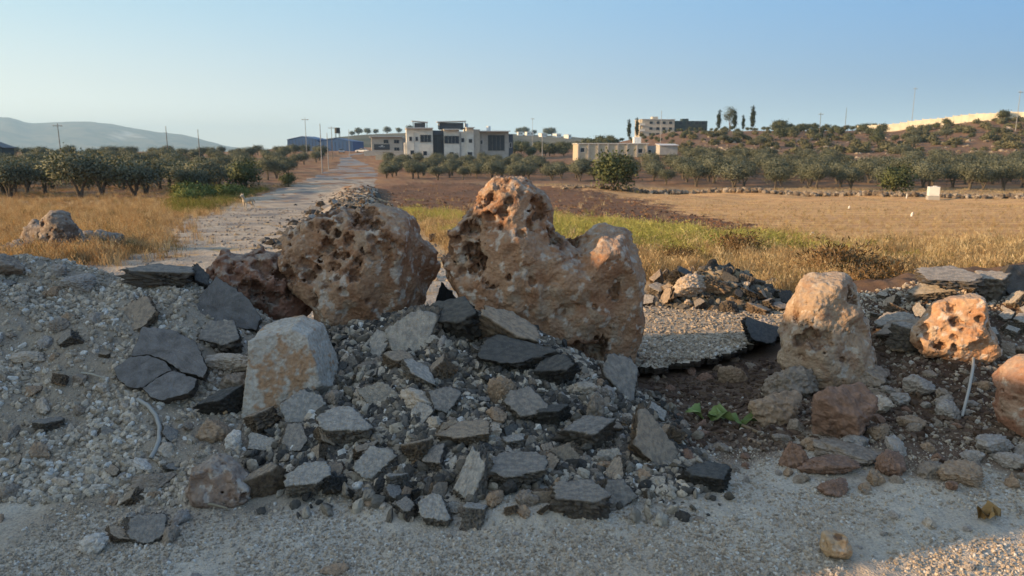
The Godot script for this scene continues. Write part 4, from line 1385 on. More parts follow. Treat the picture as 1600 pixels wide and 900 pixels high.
# ---------------------------------------------------------------- gravel and crumbs nobody could count
func build_gravel() -> void:
	var shapes: Array[ArrayMesh] = []
	for k in 4:
		shapes.append(lump(1500 + k * 7, 13, 36.0, 0.03, Vector3(1.15, 0.75, 0.95), false))
	var where: Array = [[], [], [], []]
	var tint: Array = [[], [], [], []]
	var n_t := noise(41, 1.3, 3)
	for k in 225000:
		var d := 2.35 + 3.6 * pow(rng.randf(), 1.35)
		var x := rng.randf_range(-1.0, 0.95) * (d + 0.4)
		var z := -d
		var mound := smoothstep(-0.9, -1.5, x) * smoothstep(2.95, 3.2, d)
		var heap := smoothstep(-1.5, -1.0, x) * (1.0 - smoothstep(0.8, 1.1, x)) * smoothstep(3.05, 3.3, d)
		var soil := smoothstep(0.7, 1.0, x) * smoothstep(3.5, 3.9, d)
		if d < 5.4 and soil > 0.5 and rng.randf() < (0.86 if x < 1.75 else 0.72): continue
		if d > 5.3 and x > -0.5 and x < 0.6: continue
		if d > 4.9 and x > 0.6 and x < 2.4 and not Geometry2D.is_point_in_polygon(Vector2(x, z), slab_outline): continue
		var t := n_t.get_noise_2d(x, z)
		if heap < 0.4 and mound < 0.4 and soil < 0.4 and t * 1.4 + rng.randf() * 0.7 < 0.16: continue
		var s := lerpf(0.003, 0.017, pow(rng.randf(), 3.8))
		if mound > 0.3:
			s = lerpf(0.005, 0.044, pow(rng.randf(), 3.4))
			if t > 0.02 and s > 0.011 and rng.randf() < 0.8: continue
		elif heap > 0.3: s = lerpf(0.006, 0.065, pow(rng.randf(), 3.2))
		elif soil > 0.4: s = lerpf(0.006, 0.035, pow(rng.randf(), 2.8))
		var y := land(x, z)
		if Geometry2D.is_point_in_polygon(Vector2(x, z), slab_outline): y = -0.006
		var b := Basis.from_euler(Vector3(rng.randf() * 6.28, rng.randf() * 6.28, rng.randf() * 6.28)) * Basis.from_scale(Vector3.ONE * s)
		var v := rng.randf_range(0.6, 1.2)
		var c := mixc(Color(0.55, 0.47, 0.38), Color(0.42, 0.33, 0.245), rng.randf() * 0.9 + t * 0.5) * v
		if rng.randf() < 0.1: c = Color(0.64, 0.6, 0.55)
		if heap > 0.3 and rng.randf() < 0.55: c = mixc(Color(0.07, 0.066, 0.064), Color(0.2, 0.17, 0.14), rng.randf())
		if soil > 0.4 and d < 5.4: c = mixc(Color(0.13, 0.085, 0.06), c, rng.randf())
		var j := rng.randi() % 4
		where[j].append(Transform3D(b, Vector3(x, y + s * 0.12, z)))
		tint[j].append(c)
	for j in 4:
		var w: Array[Transform3D] = []
		w.assign(where[j])
		many("gravel", shapes[j], mats.pebble, w, PackedColorArray(tint[j]))
	# grit on the old road face, clods in the dug soil
	where = [[], []]
	tint = [[], []]
	for k in 16000:
		if k < 11000:
			var q := Vector2(rng.randf_range(0.3, 2.9), -rng.randf_range(5.2, 7.4))
			if not Geometry2D.is_point_in_polygon(q, slab_outline): continue
			var s := lerpf(0.004, 0.03, pow(rng.randf(), 4.0))
			where[0].append(Transform3D(Basis.from_euler(Vector3(rng.randf() * 6, rng.randf() * 6, 0)) * Basis.from_scale(Vector3.ONE * s), Vector3(q.x, -0.008 + s * 0.2, q.y)))
			tint[0].append(mixc(Color(0.52, 0.44, 0.35), Color(0.3, 0.245, 0.19), rng.randf()))
		else:
			var q := Vector2(rng.randf_range(0.75, 3.4), -rng.randf_range(3.65, 5.7))
			if Geometry2D.is_point_in_polygon(q, slab_outline): continue
			var s := lerpf(0.006, 0.06, pow(rng.randf(), 3.0))
			where[0].append(Transform3D(Basis.from_euler(Vector3(rng.randf() * 6, rng.randf() * 6, 0)) * Basis.from_scale(Vector3(s, s * 0.8, s)), Vector3(q.x, land(q.x, q.y) + s * 0.1, q.y)))
			tint[0].append(mixc(Color(0.075, 0.046, 0.033), Color(0.17, 0.115, 0.08), rng.randf()))
	var gr: Array[Transform3D] = []
	gr.assign(where[0])
	many("grit", shapes[2], mats.pebble, gr, PackedColorArray(tint[0]))
	# crumbs packed between the chunks of the heap
	var hw: Array[Transform3D] = []
	var hc := PackedColorArray()
	while hw.size() < 2600:
		var x := rng.randf_range(-1.35, 1.05)
		var d := rng.randf_range(2.9, 4.75)
		if n_t.get_noise_2d(x * 1.5, d * 1.5) + rng.randf() * 0.7 < 0.1 or rng.randf() > smoothstep(2.85, 3.3, d + n_t.get_noise_2d(x, 3.0) * 0.4): continue
		var s := lerpf(0.015, 0.08, pow(rng.randf(), 2.4))
		hw.append(Transform3D(Basis.from_euler(Vector3(rng.randf() * 6, rng.randf() * 6, rng.randf() * 6)) * Basis.from_scale(Vector3(s, s * rng.randf_range(0.5, 1.0), s)), Vector3(x, land(x, -d) + s * rng.randf_range(0.0, 0.5), -d)))
		hc.append(mixc(Color(0.06, 0.056, 0.053), Color(0.3, 0.25, 0.195), pow(rng.randf(), 1.5)) if rng.randf() < 0.8 else Color(0.42, 0.36, 0.29))
	many("rubble_crumbs", shapes[3], mats.pebble, hw, hc)
	# crumbs of asphalt among the chunks behind
	where = [[], []]
	tint = [[], []]
	for k in 5200:
		var x := 0.0
		var d := 0.0
		if k < 1700:
			var a := rng.randf() * TAU
			var q := sqrt(rng.randf())
			x = 2.25 + cos(a) * q * 1.1
			d = 7.7 + sin(a) * q * 0.85
		else:
			var t := pow(rng.randf(), 1.5)
			d = lerpf(10.8, 60.0, t)
			x = lerpf(-3.05, -12.8, t) + rng.randfn() * lerpf(0.5, 1.2, t)
		var s := lerpf(0.025, 0.12, pow(rng.randf(), 2.5)) * (1.0 if k < 1700 else 1.5)
		where[0].append(Transform3D(Basis.from_euler(Vector3(rng.randf() * 6, rng.randf() * 6, 0)) * Basis.from_scale(Vector3(s, s * 0.7, s)), Vector3(x, land(x, -d) + s * 0.15, -d)))
		tint[0].append(mixc(Color(0.06, 0.057, 0.055), Color(0.3, 0.26, 0.21), pow(rng.randf(), 1.3)))
	var cr: Array[Transform3D] = []
	cr.assign(where[0])
	many("rubble_crumbs", shapes[1], mats.pebble, cr, PackedColorArray(tint[0]))
	# loose stones on the track behind, and clods on the ploughed strip
	where = [[], []]
	tint = [[], []]
	for k in 5000:
		var d := 6.8 + 26.0 * pow(rng.randf(), 1.6)
		var l := road_edge(road_l, d)
		var r := road_edge(road_r, d)
		var x := rng.randf_range(l, r + 0.5)
		if d < 9.0 and rng.randf() < 0.4: x = rng.randf_range(0.3, 3.2)
		var s := lerpf(0.01, 0.07, pow(rng.randf(), 4.0)) * (1.0 + d * 0.015)
		where[0].append(Transform3D(Basis.from_euler(Vector3(rng.randf() * 6, rng.randf() * 6, 0)) * Basis.from_scale(Vector3.ONE * s), Vector3(x, land(x, -d) + 0.012, -d)))
		tint[0].append(mixc(Color(0.4, 0.34, 0.27), Color(0.22, 0.19, 0.17), rng.randf()))
	var w: Array[Transform3D] = []
	w.assign(where[0])
	many("gravel", shapes[0], mats.pebble, w, PackedColorArray(tint[0]))
	var made := 0
	while made < 5000:
		var px := Vector2(rng.randf_range(560, 1240), rng.randf_range(286, 368))
		var p := spot(px.x, px.y, 8.0)
		if not Geometry2D.is_point_in_polygon(Vector2(p.x, p.z), z_plough): 
			made += 1
			continue
		var s := rng.randf_range(0.04, 0.16)
		where[1].append(Transform3D(Basis.from_euler(Vector3(rng.randf() * 6, rng.randf() * 6, 0)) * Basis.from_scale(Vector3(s, s * 0.7, s)), p))
		tint[1].append(mixc(Color(0.2, 0.11, 0.066), Color(0.11, 0.06, 0.038), rng.randf()))
		made += 1
	w.assign(where[1])
	many("soil_clods", shapes[1], mats.pebble, w, PackedColorArray(tint[1]))
	# dry twigs and roots in the dark soil
	var twig := MB.new()
	var n_b := noise(47, 30.0, 2)
	for k in 130:
		var x := rng.randf_range(0.85, 2.3)
		var d := rng.randf_range(3.7, 5.2)
		var pts := PackedVector3Array()
		var rad := PackedFloat32Array()
		var a := rng.randf() * TAU
		for j in 4:
			var q := Vector3(x + cos(a) * j * 0.025, 0, -d + sin(a) * j * 0.025)
			q.y = land(q.x, q.z) + 0.006 + 0.02 * absf(n_b.get_noise_2d(q.x * 3.0, q.z * 3.0))
			a += rng.randf_range(-0.7, 0.7)
			pts.append(q)
			rad.append(0.0022 - j * 0.0004)
		twig.tube(pts, rad, 4, Color(0.3, 0.22, 0.14) * rng.randf_range(0.5, 1.0))
	var o := obj("plant_litter", twig.mesh(), mats.straw)
	o.set_meta("kind", "stuff")
	tag(o, "dry root threads and straw scattered over the dark soil", "plant litter")

# ---------------------------------------------------------------- grass
func tuft(seed_: int, blades: int, high: float, wide: float, lean: float) -> ArrayMesh:
	var r := RandomNumberGenerator.new()
	r.seed = seed_
	var b := MB.new()
	for k in blades:
		var a := r.randf() * TAU
		var root := Vector3(r.randfn() * wide, -0.02, r.randfn() * wide)
		var h := high * r.randf_range(0.45, 1.0)
		var dir := Vector3(cos(a), 0, sin(a))
		var side := Vector3(-dir.z, 0, dir.x) * r.randf_range(0.0025, 0.0055) * (high / 0.4)
		var bend := r.randf_range(0.1, lean)
		var p1 := root + Vector3(0, h * 0.6, 0) + dir * h * bend * 0.35
		var p2 := root + Vector3(0, h * (1.0 - bend * 0.25), 0) + dir * h * bend
		var n := (dir + Vector3(0, 0.25, 0)).normalized()
		var c := Color.WHITE * r.randf_range(0.7, 1.05)
		var q := [b.vert(root - side, n, c * 0.85), b.vert(root + side, n, c * 0.85), b.vert(p1 + side * 0.8, n, c), b.vert(p1 - side * 0.8, n, c), b.vert(p2, n, c)]
		b.tri(q[0], q[1], q[2]); b.tri(q[0], q[2], q[3]); b.tri(q[3], q[2], q[4])
		if k % 4 == 0:
			var e := side * 2.2
			q = [b.vert(p2 - e, n, c), b.vert(p2 + e, n, c), b.vert(p2 + dir * 0.03 + Vector3(0, 0.05 * high / 0.4, 0), n, c)]
			b.tri(q[0], q[1], q[2])
	return b.mesh()

func build_grass() -> void:
	var kinds: Array[ArrayMesh] = [tuft(1, 28, 0.27, 0.08, 0.9), tuft(2, 24, 0.2, 0.1, 1.1), tuft(3, 30, 0.36, 0.07, 0.8)]
	var weeds: Array[ArrayMesh] = [tuft(4, 30, 0.32, 0.1, 0.8), tuft(5, 36, 0.24, 0.13, 1.0)]
	var w := [[], [], []]
	var c := [[], [], []]
	var gw := [[], []]
	var gc := [[], []]
	var straw := [Color(0.6, 0.47, 0.285), Color(0.54, 0.405, 0.23), Color(0.68, 0.57, 0.38), Color(0.42, 0.305, 0.18)]
	for k in 108000:
		var d := 6.8 + 75.0 * pow(rng.randf(), 2.1)
		var x := rng.randf_range(-1.0, 0.95) * d
		var z := -d
		var l := road_edge(road_l, d)
		var r := road_edge(road_r, d)
		if x > l - 0.25 + 0.5 * n_soil.get_noise_2d(x, z) + 1.5 * pow(rng.randf(), 4.0) and x < r + 0.3 + d * 0.02: continue
		if d < 9.2 and x < 3.0 and x > -3.0: continue
		if d < 8.0 and x < 4.5 and x > 0.0: continue
		if Vector2((x - 2.25) / 1.15, (d - 7.75) / 0.95).length() < 1.0: continue
		var m := n_patch.get_noise_2d(x, z)
		var p := Vector2(x, z)
		var s := rng.randf_range(0.6, 1.15)
		var right := x > r
		if right:
			if d < 90.0 and Geometry2D.is_point_in_polygon(p, z_plough):
				if rng.randf() < 0.97: continue
			var green := Geometry2D.is_point_in_polygon(p + Vector2(m * 3.0, m * 4.0), z_weeds) or Geometry2D.is_point_in_polygon(p + Vector2(m * 2.0, m * 2.0), z_weeds_b)
			if green and rng.randf() < 0.72:
				var j := rng.randi() % 2
				gw[j].append(Transform3D(Basis(Vector3.UP, rng.randf() * TAU) * Basis.from_scale(Vector3(s * 1.3, s * (0.8 + m), s * 1.3)), Vector3(x, land(x, z), z)))
				gc[j].append(mixc(Color(0.31, 0.37, 0.11), Color(0.58, 0.58, 0.22), rng.randf() + m * 0.6))
				continue
			if Geometry2D.is_point_in_polygon(p, z_stubble) and d > 14.0:
				if rng.randf() < 0.45: continue
				s *= 0.4
			else: s *= 0.85
		elif d > 42.0 and m + rng.randf() * 0.6 < 0.2: continue
		if m < -0.28 and rng.randf() < 0.7: continue
		var j := rng.randi() % 3
		w[j].append(Transform3D(Basis(Vector3.UP, rng.randf() * TAU) * Basis.from_scale(Vector3(s, s * (0.95 + m * 0.5), s)), Vector3(x, land(x, z), z)))
		var t: Color = straw[rng.randi() % 4]
		if rng.randf() < 0.06: t = Color(0.2, 0.19, 0.09)
		c[j].append(t * rng.randf_range(0.75, 1.05))
	# the green patch on the left verge of the track
	for k in 3200:
		var px := Vector2(rng.randf_range(268, 470), rng.randf_range(292, 334))
		var lim := 333.0 - (px.x - 300.0) * 0.13
		if px.y > lim or px.y < 296.0 - (px.x - 330.0) * 0.02 or rng.randf() < smoothstep(400.0, 470.0, px.x): continue
		var p := spot(px.x, px.y, 9.0)
		if p.x > road_edge(road_l, -p.z) - 0.2: continue
		var j := rng.randi() % 2
		var s := rng.randf_range(0.7, 1.4) + 1.6 * clampf(n_soil.get_noise_2d(p.x * 0.4, p.z * 0.4) + 0.25, 0.0, 1.0)
		gw[j].append(Transform3D(Basis(Vector3.UP, rng.randf() * TAU) * Basis.from_scale(Vector3(s, s * 0.8, s)), p))
		gc[j].append(mixc(Color(0.14, 0.18, 0.055), Color(0.3, 0.31, 0.1), rng.randf()))
	for j in 3:
		var a: Array[Transform3D] = []
		a.assign(w[j])
		many("dry_grass", kinds[j], mats.straw, a, PackedColorArray(c[j]))
	for j in 2:
		var a: Array[Transform3D] = []
		a.assign(gw[j])
		many("green_weeds", weeds[j], mats.straw, a, PackedColorArray(gc[j]))

# ---------------------------------------------------------------- trees and bushes
func leaf_card(b: MB, p: Vector3, dir: Vector3, n: Vector3, long: float, wide: float, c: Color) -> void:
	var side := dir.cross(n).normalized() * wide
	var q := [b.vert(p, n, c), b.vert(p + dir * long * 0.5 + side, n, c), b.vert(p + dir * long, n, c), b.vert(p + dir * long * 0.5 - side, n, c)]
	b.tri(q[0], q[2], q[1]); b.tri(q[0], q[3], q[2])

func crown(seed_: int, clumps: int, each: int, size: Vector3, mid: Vector3, clump_r: float, leaf: Vector2, c0: Color, c1: Color) -> ArrayMesh:
	var r := RandomNumberGenerator.new()
	r.seed = seed_
	var b := MB.new()
	for k in clumps:
		var dir := Vector3(r.randfn(), r.randfn() * 0.9 + 0.15, r.randfn()).normalized()
		var c := mid + dir * size * pow(r.randf(), 0.45) * r.randf_range(0.75, 1.05)
		var tone := r.randf()
		var cr := clump_r * r.randf_range(0.6, 1.3)
		for j in each:
			var o := Vector3(r.randfn(), r.randfn() * 0.8, r.randfn()) * cr * 0.55
			var n := (o.normalized() * 0.7 + (c - mid).normalized() * 0.5 + Vector3(r.randfn(), r.randfn() + 0.4, r.randfn()) * 0.35).normalized()
			var d := (o.normalized() + Vector3(r.randfn(), r.randfn(), r.randfn()) * 0.8).normalized()
			leaf_card(b, c + o, d, n, leaf.x * r.randf_range(0.6, 1.2), leaf.y, mixc(c0, c1, tone * 0.7 + r.randf() * 0.3))
	return b.mesh()

func trunk(seed_: int, stems: int, high: float, thick: float, spread: float) -> ArrayMesh:
	var r := RandomNumberGenerator.new()
	r.seed = seed_
	var b := MB.new()
	for k in stems:
		var a := TAU * k / stems + r.randf()
		var pts := PackedVector3Array()
		var rad := PackedFloat32Array()
		for j in 6:
			var t := j / 5.0
			pts.append(Vector3(cos(a) * spread * t * t + r.randfn() * 0.035, -0.15 + (high + 0.15) * t, sin(a) * spread * t * t + r.randfn() * 0.035))
			rad.append(thick * lerpf(1.25, 0.35, sqrt(t)))
		b.tube(pts, rad, 7, Color.WHITE)
	return b.mesh()

func tree(called: String, where: Vector3, turn: float, size: Vector3, tm: Mesh, cm: Mesh, label: String, category: String, group: String) -> Node3D:
	var t := thing(called, label, category, where, turn, group)
	t.scale = size
	obj("trunk", tm, mats.bark, t)
	obj("crown", cm, mats.leaf, t)
	return t

func build_trees() -> void:
	var tm: Array[ArrayMesh] = []
	var cm: Array[ArrayMesh] = []
	for k in 6:
		tm.append(trunk(2000 + k, 2 + k % 3, 1.45, 0.14, 0.6))
		cm.append(crown(2100 + k, 52, 84, Vector3(1.7, 0.72, 1.7), Vector3(0, 1.8, 0), 0.5, Vector2(0.19, 0.042), Color(0.062, 0.07, 0.048), Color(0.205, 0.215, 0.155)))
	var spots: Array = []
	# the grove left of the track
	var d := 47.0
	while d < 250.0:
		var gap := 4.0 if d < 90.0 else (6.5 if d < 140.0 else 10.0)
		var x := -1.05 * d
		while x < -0.1 * d:
			var q := Vector3(x + rng.randf_range(-1.3, 1.3), 0, -d + rng.randf_range(-2.0, 2.0))
			var px := picture(Vector3(q.x, land(q.x, q.z), q.z)).x
			var edge := 420.0 if d < 75.0 else (500.0 if d < 110.0 else 514.0)
			if d < 58.0: edge = 330.0
			if px < edge and q.x < road_edge(road_l, -q.z) - 4.0 and rng.randf() < 0.93:
				spots.append([q, rng.randf_range(0.78, 1.08) * (1.0 if d < 120.0 else 1.2), 0])
			x += gap * rng.randf_range(0.85, 1.15)
		d += gap * 1.05
	# the rows beyond the field on the right
	for row in 16:
		var px := 606.0 + rng.randf() * 20.0
		while px < 1860.0:
			var front := 104.0 - 26.0 * smoothstep(600.0, 1400.0, px)
			var dd := front + row * (5.6 + row * 0.22) + rng.randf_range(-1.2, 1.2)
			var u := (px - 800.0) / FOCAL
			var q := Vector3(u * dd, 0, -dd)
			var ok := rng.randf() < 0.95
			if px < 840.0 and dd > 186.0: ok = false
			if px > 840.0 and px < 1060.0 and dd > 160.0: ok = false
			if px > 1060.0 and row > 8 and rng.randf() < 0.88: ok = false
			if px > 840.0 and px < 1060.0 and dd > 138.0: ok = false
			if px > 1060.0 and row > 7 and n_wide.get_noise_2d(q.x * 1.6, q.z * 1.6) < -0.14: ok = false
			if px > 1330.0 and px < 1370.0 and row > 5: ok = false
			if ok: spots.append([q, rng.randf_range(0.85, 1.12) * (1.0 + 0.012 * row) * (0.82 if px < 1060.0 else 1.0), 1])
			px += FOCAL / dd * 3.9 * rng.randf_range(0.85, 1.25)
	spots.sort_custom(func(a: Array, b: Array) -> bool: return a[1] / -a[0].z > b[1] / -b[0].z)
	var rest := [[], []]
	var marks := [[Vector2(114, 225), "crossarm pole"], [Vector2(20, 232), "dark gabled shed"], [Vector2(277, 225), "quarry side pole"], [Vector2(388, 300), "white dog"], [Vector2(508, 260), "bright track pole"], [Vector2(620, 262), "yard wall"], [Vector2(720, 250), "villa"], [Vector2(846, 250), "pole by the block building"], [Vector2(960, 285), "big dark bush"], [Vector2(960, 245), "long block building"], [Vector2(1130, 250), "ridge cypresses"], [Vector2(1455, 300), "white water tank"], [Vector2(1265, 240), "slope pole"], [Vector2(1400, 235), "long cream wall"], [Vector2(1575, 285), "dry wall's right end"], [Vector2(1200, 290), "dry wall's middle"], [Vector2(200, 285), "grass outcrop"], [Vector2(60, 290), "grove's left edge"]]
	var list: Array = []
	for k in spots.size():
		var q: Vector3 = spots[k][0]
		q.y = land(q.x, q.z)
		var s: float = spots[k][1]
		var size := Vector3(s * rng.randf_range(0.9, 1.15), s * rng.randf_range(0.9, 1.1), s * rng.randf_range(0.9, 1.15))
		var turn := rng.randf() * TAU
		if list.size() < 296 and absf(q.x) < -q.z * 0.76:
			var t := tree("olive_tree", q, turn, size, tm[k % 6], cm[(k * 5 + k / 6) % 6], "", "olive tree", "olive trees left of the track" if spots[k][2] == 0 else "olive trees beyond the field")
			list.append([picture(q), t, "a" if s < 0.98 else "b", "olive_tree", "left of the track" if spots[k][2] == 0 else "beyond the field"])
		else:
			rest[0].append(Transform3D(Basis(Vector3.UP, turn) * Basis.from_scale(size), q))
			rest[1].append(Color.WHITE * rng.randf_range(0.85, 1.1))
	label_by_landmarks(list, marks, {"a": "small grey green", "b": "full crowned grey green"}, {"olive_tree": "olive tree"})
	var w: Array[Transform3D] = []
	w.assign(rest[0])
	if w.size():
		var t := thing("distant_olive_grove", "farther olive trees that merge into one grey green mass behind the rows", "olive grove")
		t.set_meta("kind", "stuff")
		many("crown", cm[2], mats.leaf, w, PackedColorArray(rest[1]), t)
		many("trunk", tm[2], mats.bark, w, PackedColorArray(rest[1]), t)
	# single bushes and trees that stand out
	var bush := crown(2300, 40, 60, Vector3(1.1, 1.0, 1.1), Vector3(0, 1.15, 0), 0.5, Vector2(0.2, 0.06), Color(0.05, 0.065, 0.03), Color(0.13, 0.145, 0.065))
	var bush_t := trunk(2301, 3, 0.9, 0.07, 0.4)
	for q: Array in [[958, 298, 1.75, "big dark green bush on the field edge before the olive rows", 0], [384, 296, 1.3, "dark bush on the track's verge behind the white dog", 0], [1400, 304, 1.15, "olive brown bush against the dry stone wall left of the white tank", 1], [1500, 268, 0.9, "small yellowish bush on the bare slope behind the olive rows", 1], [330, 290, 1.0, "low bush at the grove's edge above the green weeds", 1], [450, 292, 0.7, "little bush in the dry grass by the track's bend", 1]]:
		var p := spot(q[0], q[1], 15.0)
		tree("bush", p, rng.randf() * 6.0, Vector3.ONE * float(q[2]), bush_t, bush, q[3], "bush", "")
	# the weeds that stand up out of the green verge
	var weed := crown(2330, 26, 60, Vector3(0.75, 0.3, 0.75), Vector3(0, 0.32, 0), 0.3, Vector2(0.16, 0.03), Color(0.08, 0.105, 0.03), Color(0.24, 0.26, 0.085))
	var weed_t := trunk(2331, 5, 0.35, 0.012, 0.3)
	list = []
	for k in 20:
		var px := Vector2(rng.randf_range(285, 425), 0)
		px.y = rng.randf_range(300, 330.0 - (px.x - 300.0) * 0.12)
		var p := spot(px.x, px.y, 9.0)
		if p.x > road_edge(road_l, -p.z) - 0.5: continue
		var t := tree("weed_bush", p, rng.randf() * 6.0, Vector3.ONE * rng.randf_range(0.8, 1.7), weed_t, weed, "", "weeds", "green weeds on the track's verge")
		list.append([picture(p), t, "a", "weed_bush", "on the verge"])
	label_by_landmarks(list, [[Vector2(388, 318), "white dog"], [Vector2(300, 325), "near tip of the green verge"], [Vector2(340, 300), "back of the green verge"]], {"a": "bushy green"}, {"weed_bush": "weed clump"})
	# brown bushes in the near dry grass
	var dry := crown(2310, 22, 110, Vector3(0.3, 0.13, 0.3), Vector3(0, 0.13, 0), 0.13, Vector2(0.05, 0.007), Color(0.09, 0.055, 0.03), Color(0.21, 0.13, 0.06))
	for q: Array in [[1300, 430, 1.5, "dark brown withered bush in the grass behind the upright tan boulder"], [1362, 458, 1.2, "brown thistle bush at the crest between the upright tan and orange boulders"], [1150, 398, 1.3, "low brown bush at the rim of the green weeds"], [1060, 410, 0.9, "withered tuft bush in the grass above the back heap"], [1395, 432, 0.8, "small dry bush in the grass above the crest slab"]]:
		var p := spot(q[0], q[1], 8.0)
		tree("dry_bush", p, rng.randf() * 6.0, Vector3.ONE * float(q[2]), trunk(2320, 4, 0.25, 0.008, 0.15), dry, q[3], "dry bush", "")
	# the ridge
	var round_c := crown(2400, 40, 60, Vector3(2.6, 2.0, 2.6), Vector3(0, 3.0, 0), 1.1, Vector2(0.5, 0.14), Color(0.055, 0.068, 0.04), Color(0.16, 0.172, 0.105))
	var round_t := trunk(2401, 3, 2.4, 0.2, 0.8)
	list = []
	for k in 110:
		var px := 800.0 + 560.0 * (k + rng.randf()) / 110.0
		var dd := rng.randf_range(214, 290)
		if px < 990.0: dd = rng.randf_range(210, 300)
		var q := Vector3((px - 800.0) / FOCAL * dd, 0, -dd)
		q.y = land(q.x, q.z)
		var t := tree("carob_tree", q, rng.randf() * 6.0, Vector3.ONE * rng.randf_range(0.5, 0.85) * (1.0 if px < 1230 else 0.8), round_t, round_c, "", "tree", "round trees along the ridge")
		if px > 960.0 and px < 1200.0: t.scale *= 0.42
		list.append([picture(q), t, "a", "carob_tree", "along the ridge"])
	for k in 15:
		var px := rng.randf_range(1340, 1610)
		var dd := rng.randf_range(176, 236)
		var q := Vector3((px - 800.0) / FOCAL * dd, 0, -dd)
		q.y = land(q.x, q.z)
		var t := tree("carob_tree", q, rng.randf() * 6.0, Vector3.ONE * rng.randf_range(0.3, 0.75), round_t, round_c, "", "tree", "round trees along the ridge")
		list.append([picture(q), t, "b", "carob_tree", "along the ridge"])
	label_by_landmarks(list, marks, {"a": "round dark green", "b": "low shrubby green"}, {"carob_tree": "ridge tree"})
	# low scrub on the slope
	var scrub := crown(2450, 14, 40, Vector3(0.8, 0.3, 0.8), Vector3(0, 0.35, 0), 0.35, Vector2(0.3, 0.08), Color(0.075, 0.08, 0.045), Color(0.2, 0.185, 0.11))
	var sw: Array[Transform3D] = []
	var sc := PackedColorArray()
	for k in 380:
		var px := rng.randf_range(1040, 1640)
		var dd := rng.randf_range(165, 250)
		var q := Vector3((px - 800.0) / FOCAL * dd, 0, -dd)
		if n_wide.get_noise_2d(q.x * 1.2, q.z * 1.2) + rng.randf() * 0.4 < 0.1: continue
		q.y = land(q.x, q.z)
		sw.append(Transform3D(Basis(Vector3.UP, rng.randf() * 6.0) * Basis.from_scale(Vector3.ONE * rng.randf_range(0.7, 1.9)), q))
		sc.append(Color.WHITE * rng.randf_range(0.8, 1.15))
	many("hill_scrub", scrub, mats.leaf, sw, sc)
	# cypresses
	var cyp := crown(2500, 60, 40, Vector3(0.5, 4.6, 0.5), Vector3(0, 5.2, 0), 0.5, Vector2(0.5, 0.12), Color(0.02, 0.03, 0.016), Color(0.055, 0.07, 0.035))
	var cyp_t := trunk(2501, 1, 6.0, 0.14, 0.1)
	for q: Array in [[977, 213, 330, 1.0, "left of two thin cypresses beside the pale apartment block"], [989, 213, 330, 1.0, "right of two thin cypresses, touching the pale apartment block"], [1112, 210, 322, 1.0, "cypress at the left side of the airy tree on the ridge"], [1136, 210, 318, 0.95, "cypress standing inside the airy tree's right half"], [1149, 210, 318, 0.75, "shorter leaning cypress right of the airy tree"], [1163, 210, 315, 1.15, "tallest cypress on the ridge, alone at the row's right end"], [752, 212, 240, 0.62, "first cypress rising behind the villa's right wing"], [765, 212, 240, 0.68, "middle cypress rising behind the villa's right wing"], [780, 213, 240, 0.6, "last cypress rising behind the villa's right wing"]]:
		var p := at(q[0], 400, q[2])
		p.y = land(p.x, p.z) - (0.0 if q[0] > 900 else 0.0)
		tree("cypress", p, rng.randf() * 6.0, Vector3(q[3] * 0.95, q[3], q[3] * 0.95), cyp_t, cyp, q[4], "cypress", "")
	var airy := crown(2600, 34, 46, Vector3(3.6, 3.4, 3.6), Vector3(0, 7.2, 0), 1.1, Vector2(0.5, 0.13), Color(0.05, 0.06, 0.035), Color(0.11, 0.12, 0.07))
	var p := at(1129, 400, 320)
	p.y = land(p.x, p.z)
	tree("tall_tree", p, 0.4, Vector3.ONE, trunk(2601, 3, 5.8, 0.28, 1.8), airy, "broad airy tree with gaps in its crown between ridge cypresses", "tree", "")
	# hazy trees on the middle hill
	list = []
	for k in 22:
		var px := 545.0 + 330.0 * (k + rng.randf() * 0.8) / 22.0
		if px > 660.0 and px < 800.0: continue
		var dd := 940.0
		var q := Vector3((px - 800.0) / FOCAL * dd, 0, -dd)
		q.y = hill_height(hill_mid, q.x, q.z) - 0.5
		var t := tree("carob_tree", q, rng.randf() * 6.0, Vector3.ONE * rng.randf_range(1.3, 2.3), round_t, round_c, "", "tree", "hazy trees on the middle hill")
		list.append([picture(q), t, "a", "carob_tree", "on the middle hill"])
	label_by_landmarks(list, [[Vector2(560, 210), "blue warehouse roof"], [Vector2(620, 208), "signed office building"], [Vector2(840, 212), "white far houses"]], {"a": "hazy pale green"}, {"carob_tree": "tree on the middle hill"})

# ---------------------------------------------------------------- hills far behind
var hill_far := [[-900.0, 196.0], [-300.0, 188.0], [0.0, 185.0], [40.0, 186.5], [62.0, 195.0], [100.0, 193.5], [150.0, 192.0], [190.0, 196.0], [215.0, 201.0], [260.0, 208.0], [300.0, 212.0], [330.0, 220.0], [358.0, 228.0], [420.0, 237.0], [520.0, 245.0]]
var hill_mid := [[380.0, 240.0], [430.0, 233.0], [480.0, 223.0], [520.0, 217.0], [560.0, 212.5], [620.0, 209.5], [700.0, 208.0], [800.0, 210.5], [880.0, 214.0], [960.0, 221.0], [1050.0, 232.0], [1150.0, 242.0]]

func hill_height(rows: Array, x: float, z: float) -> float:
	var far_ := rows == hill_far
	var mid := 5600.0 if far_ else 960.0
	var half := 1900.0 if far_ else 330.0
	var py := eased(rows, 800.0 + FOCAL * x / -z, 1)
	var top := EYE + (235.0 - py) / FOCAL * mid
	var t := clampf(1.0 - absf(-z - mid) / half, 0.0, 1.0)
	var bump := n_wide.get_noise_2d(x * 0.06, z * 0.06) * (30.0 if far_ else 3.0)
	return -12.0 + (top + 12.0) * (t * t * (3.0 - 2.0 * t)) + bump * t * (1.0 - t) * 3.0 + n_wide.get_noise_2d(x * 0.5, z * 0.5) * (2.5 if far_ else 0.6)

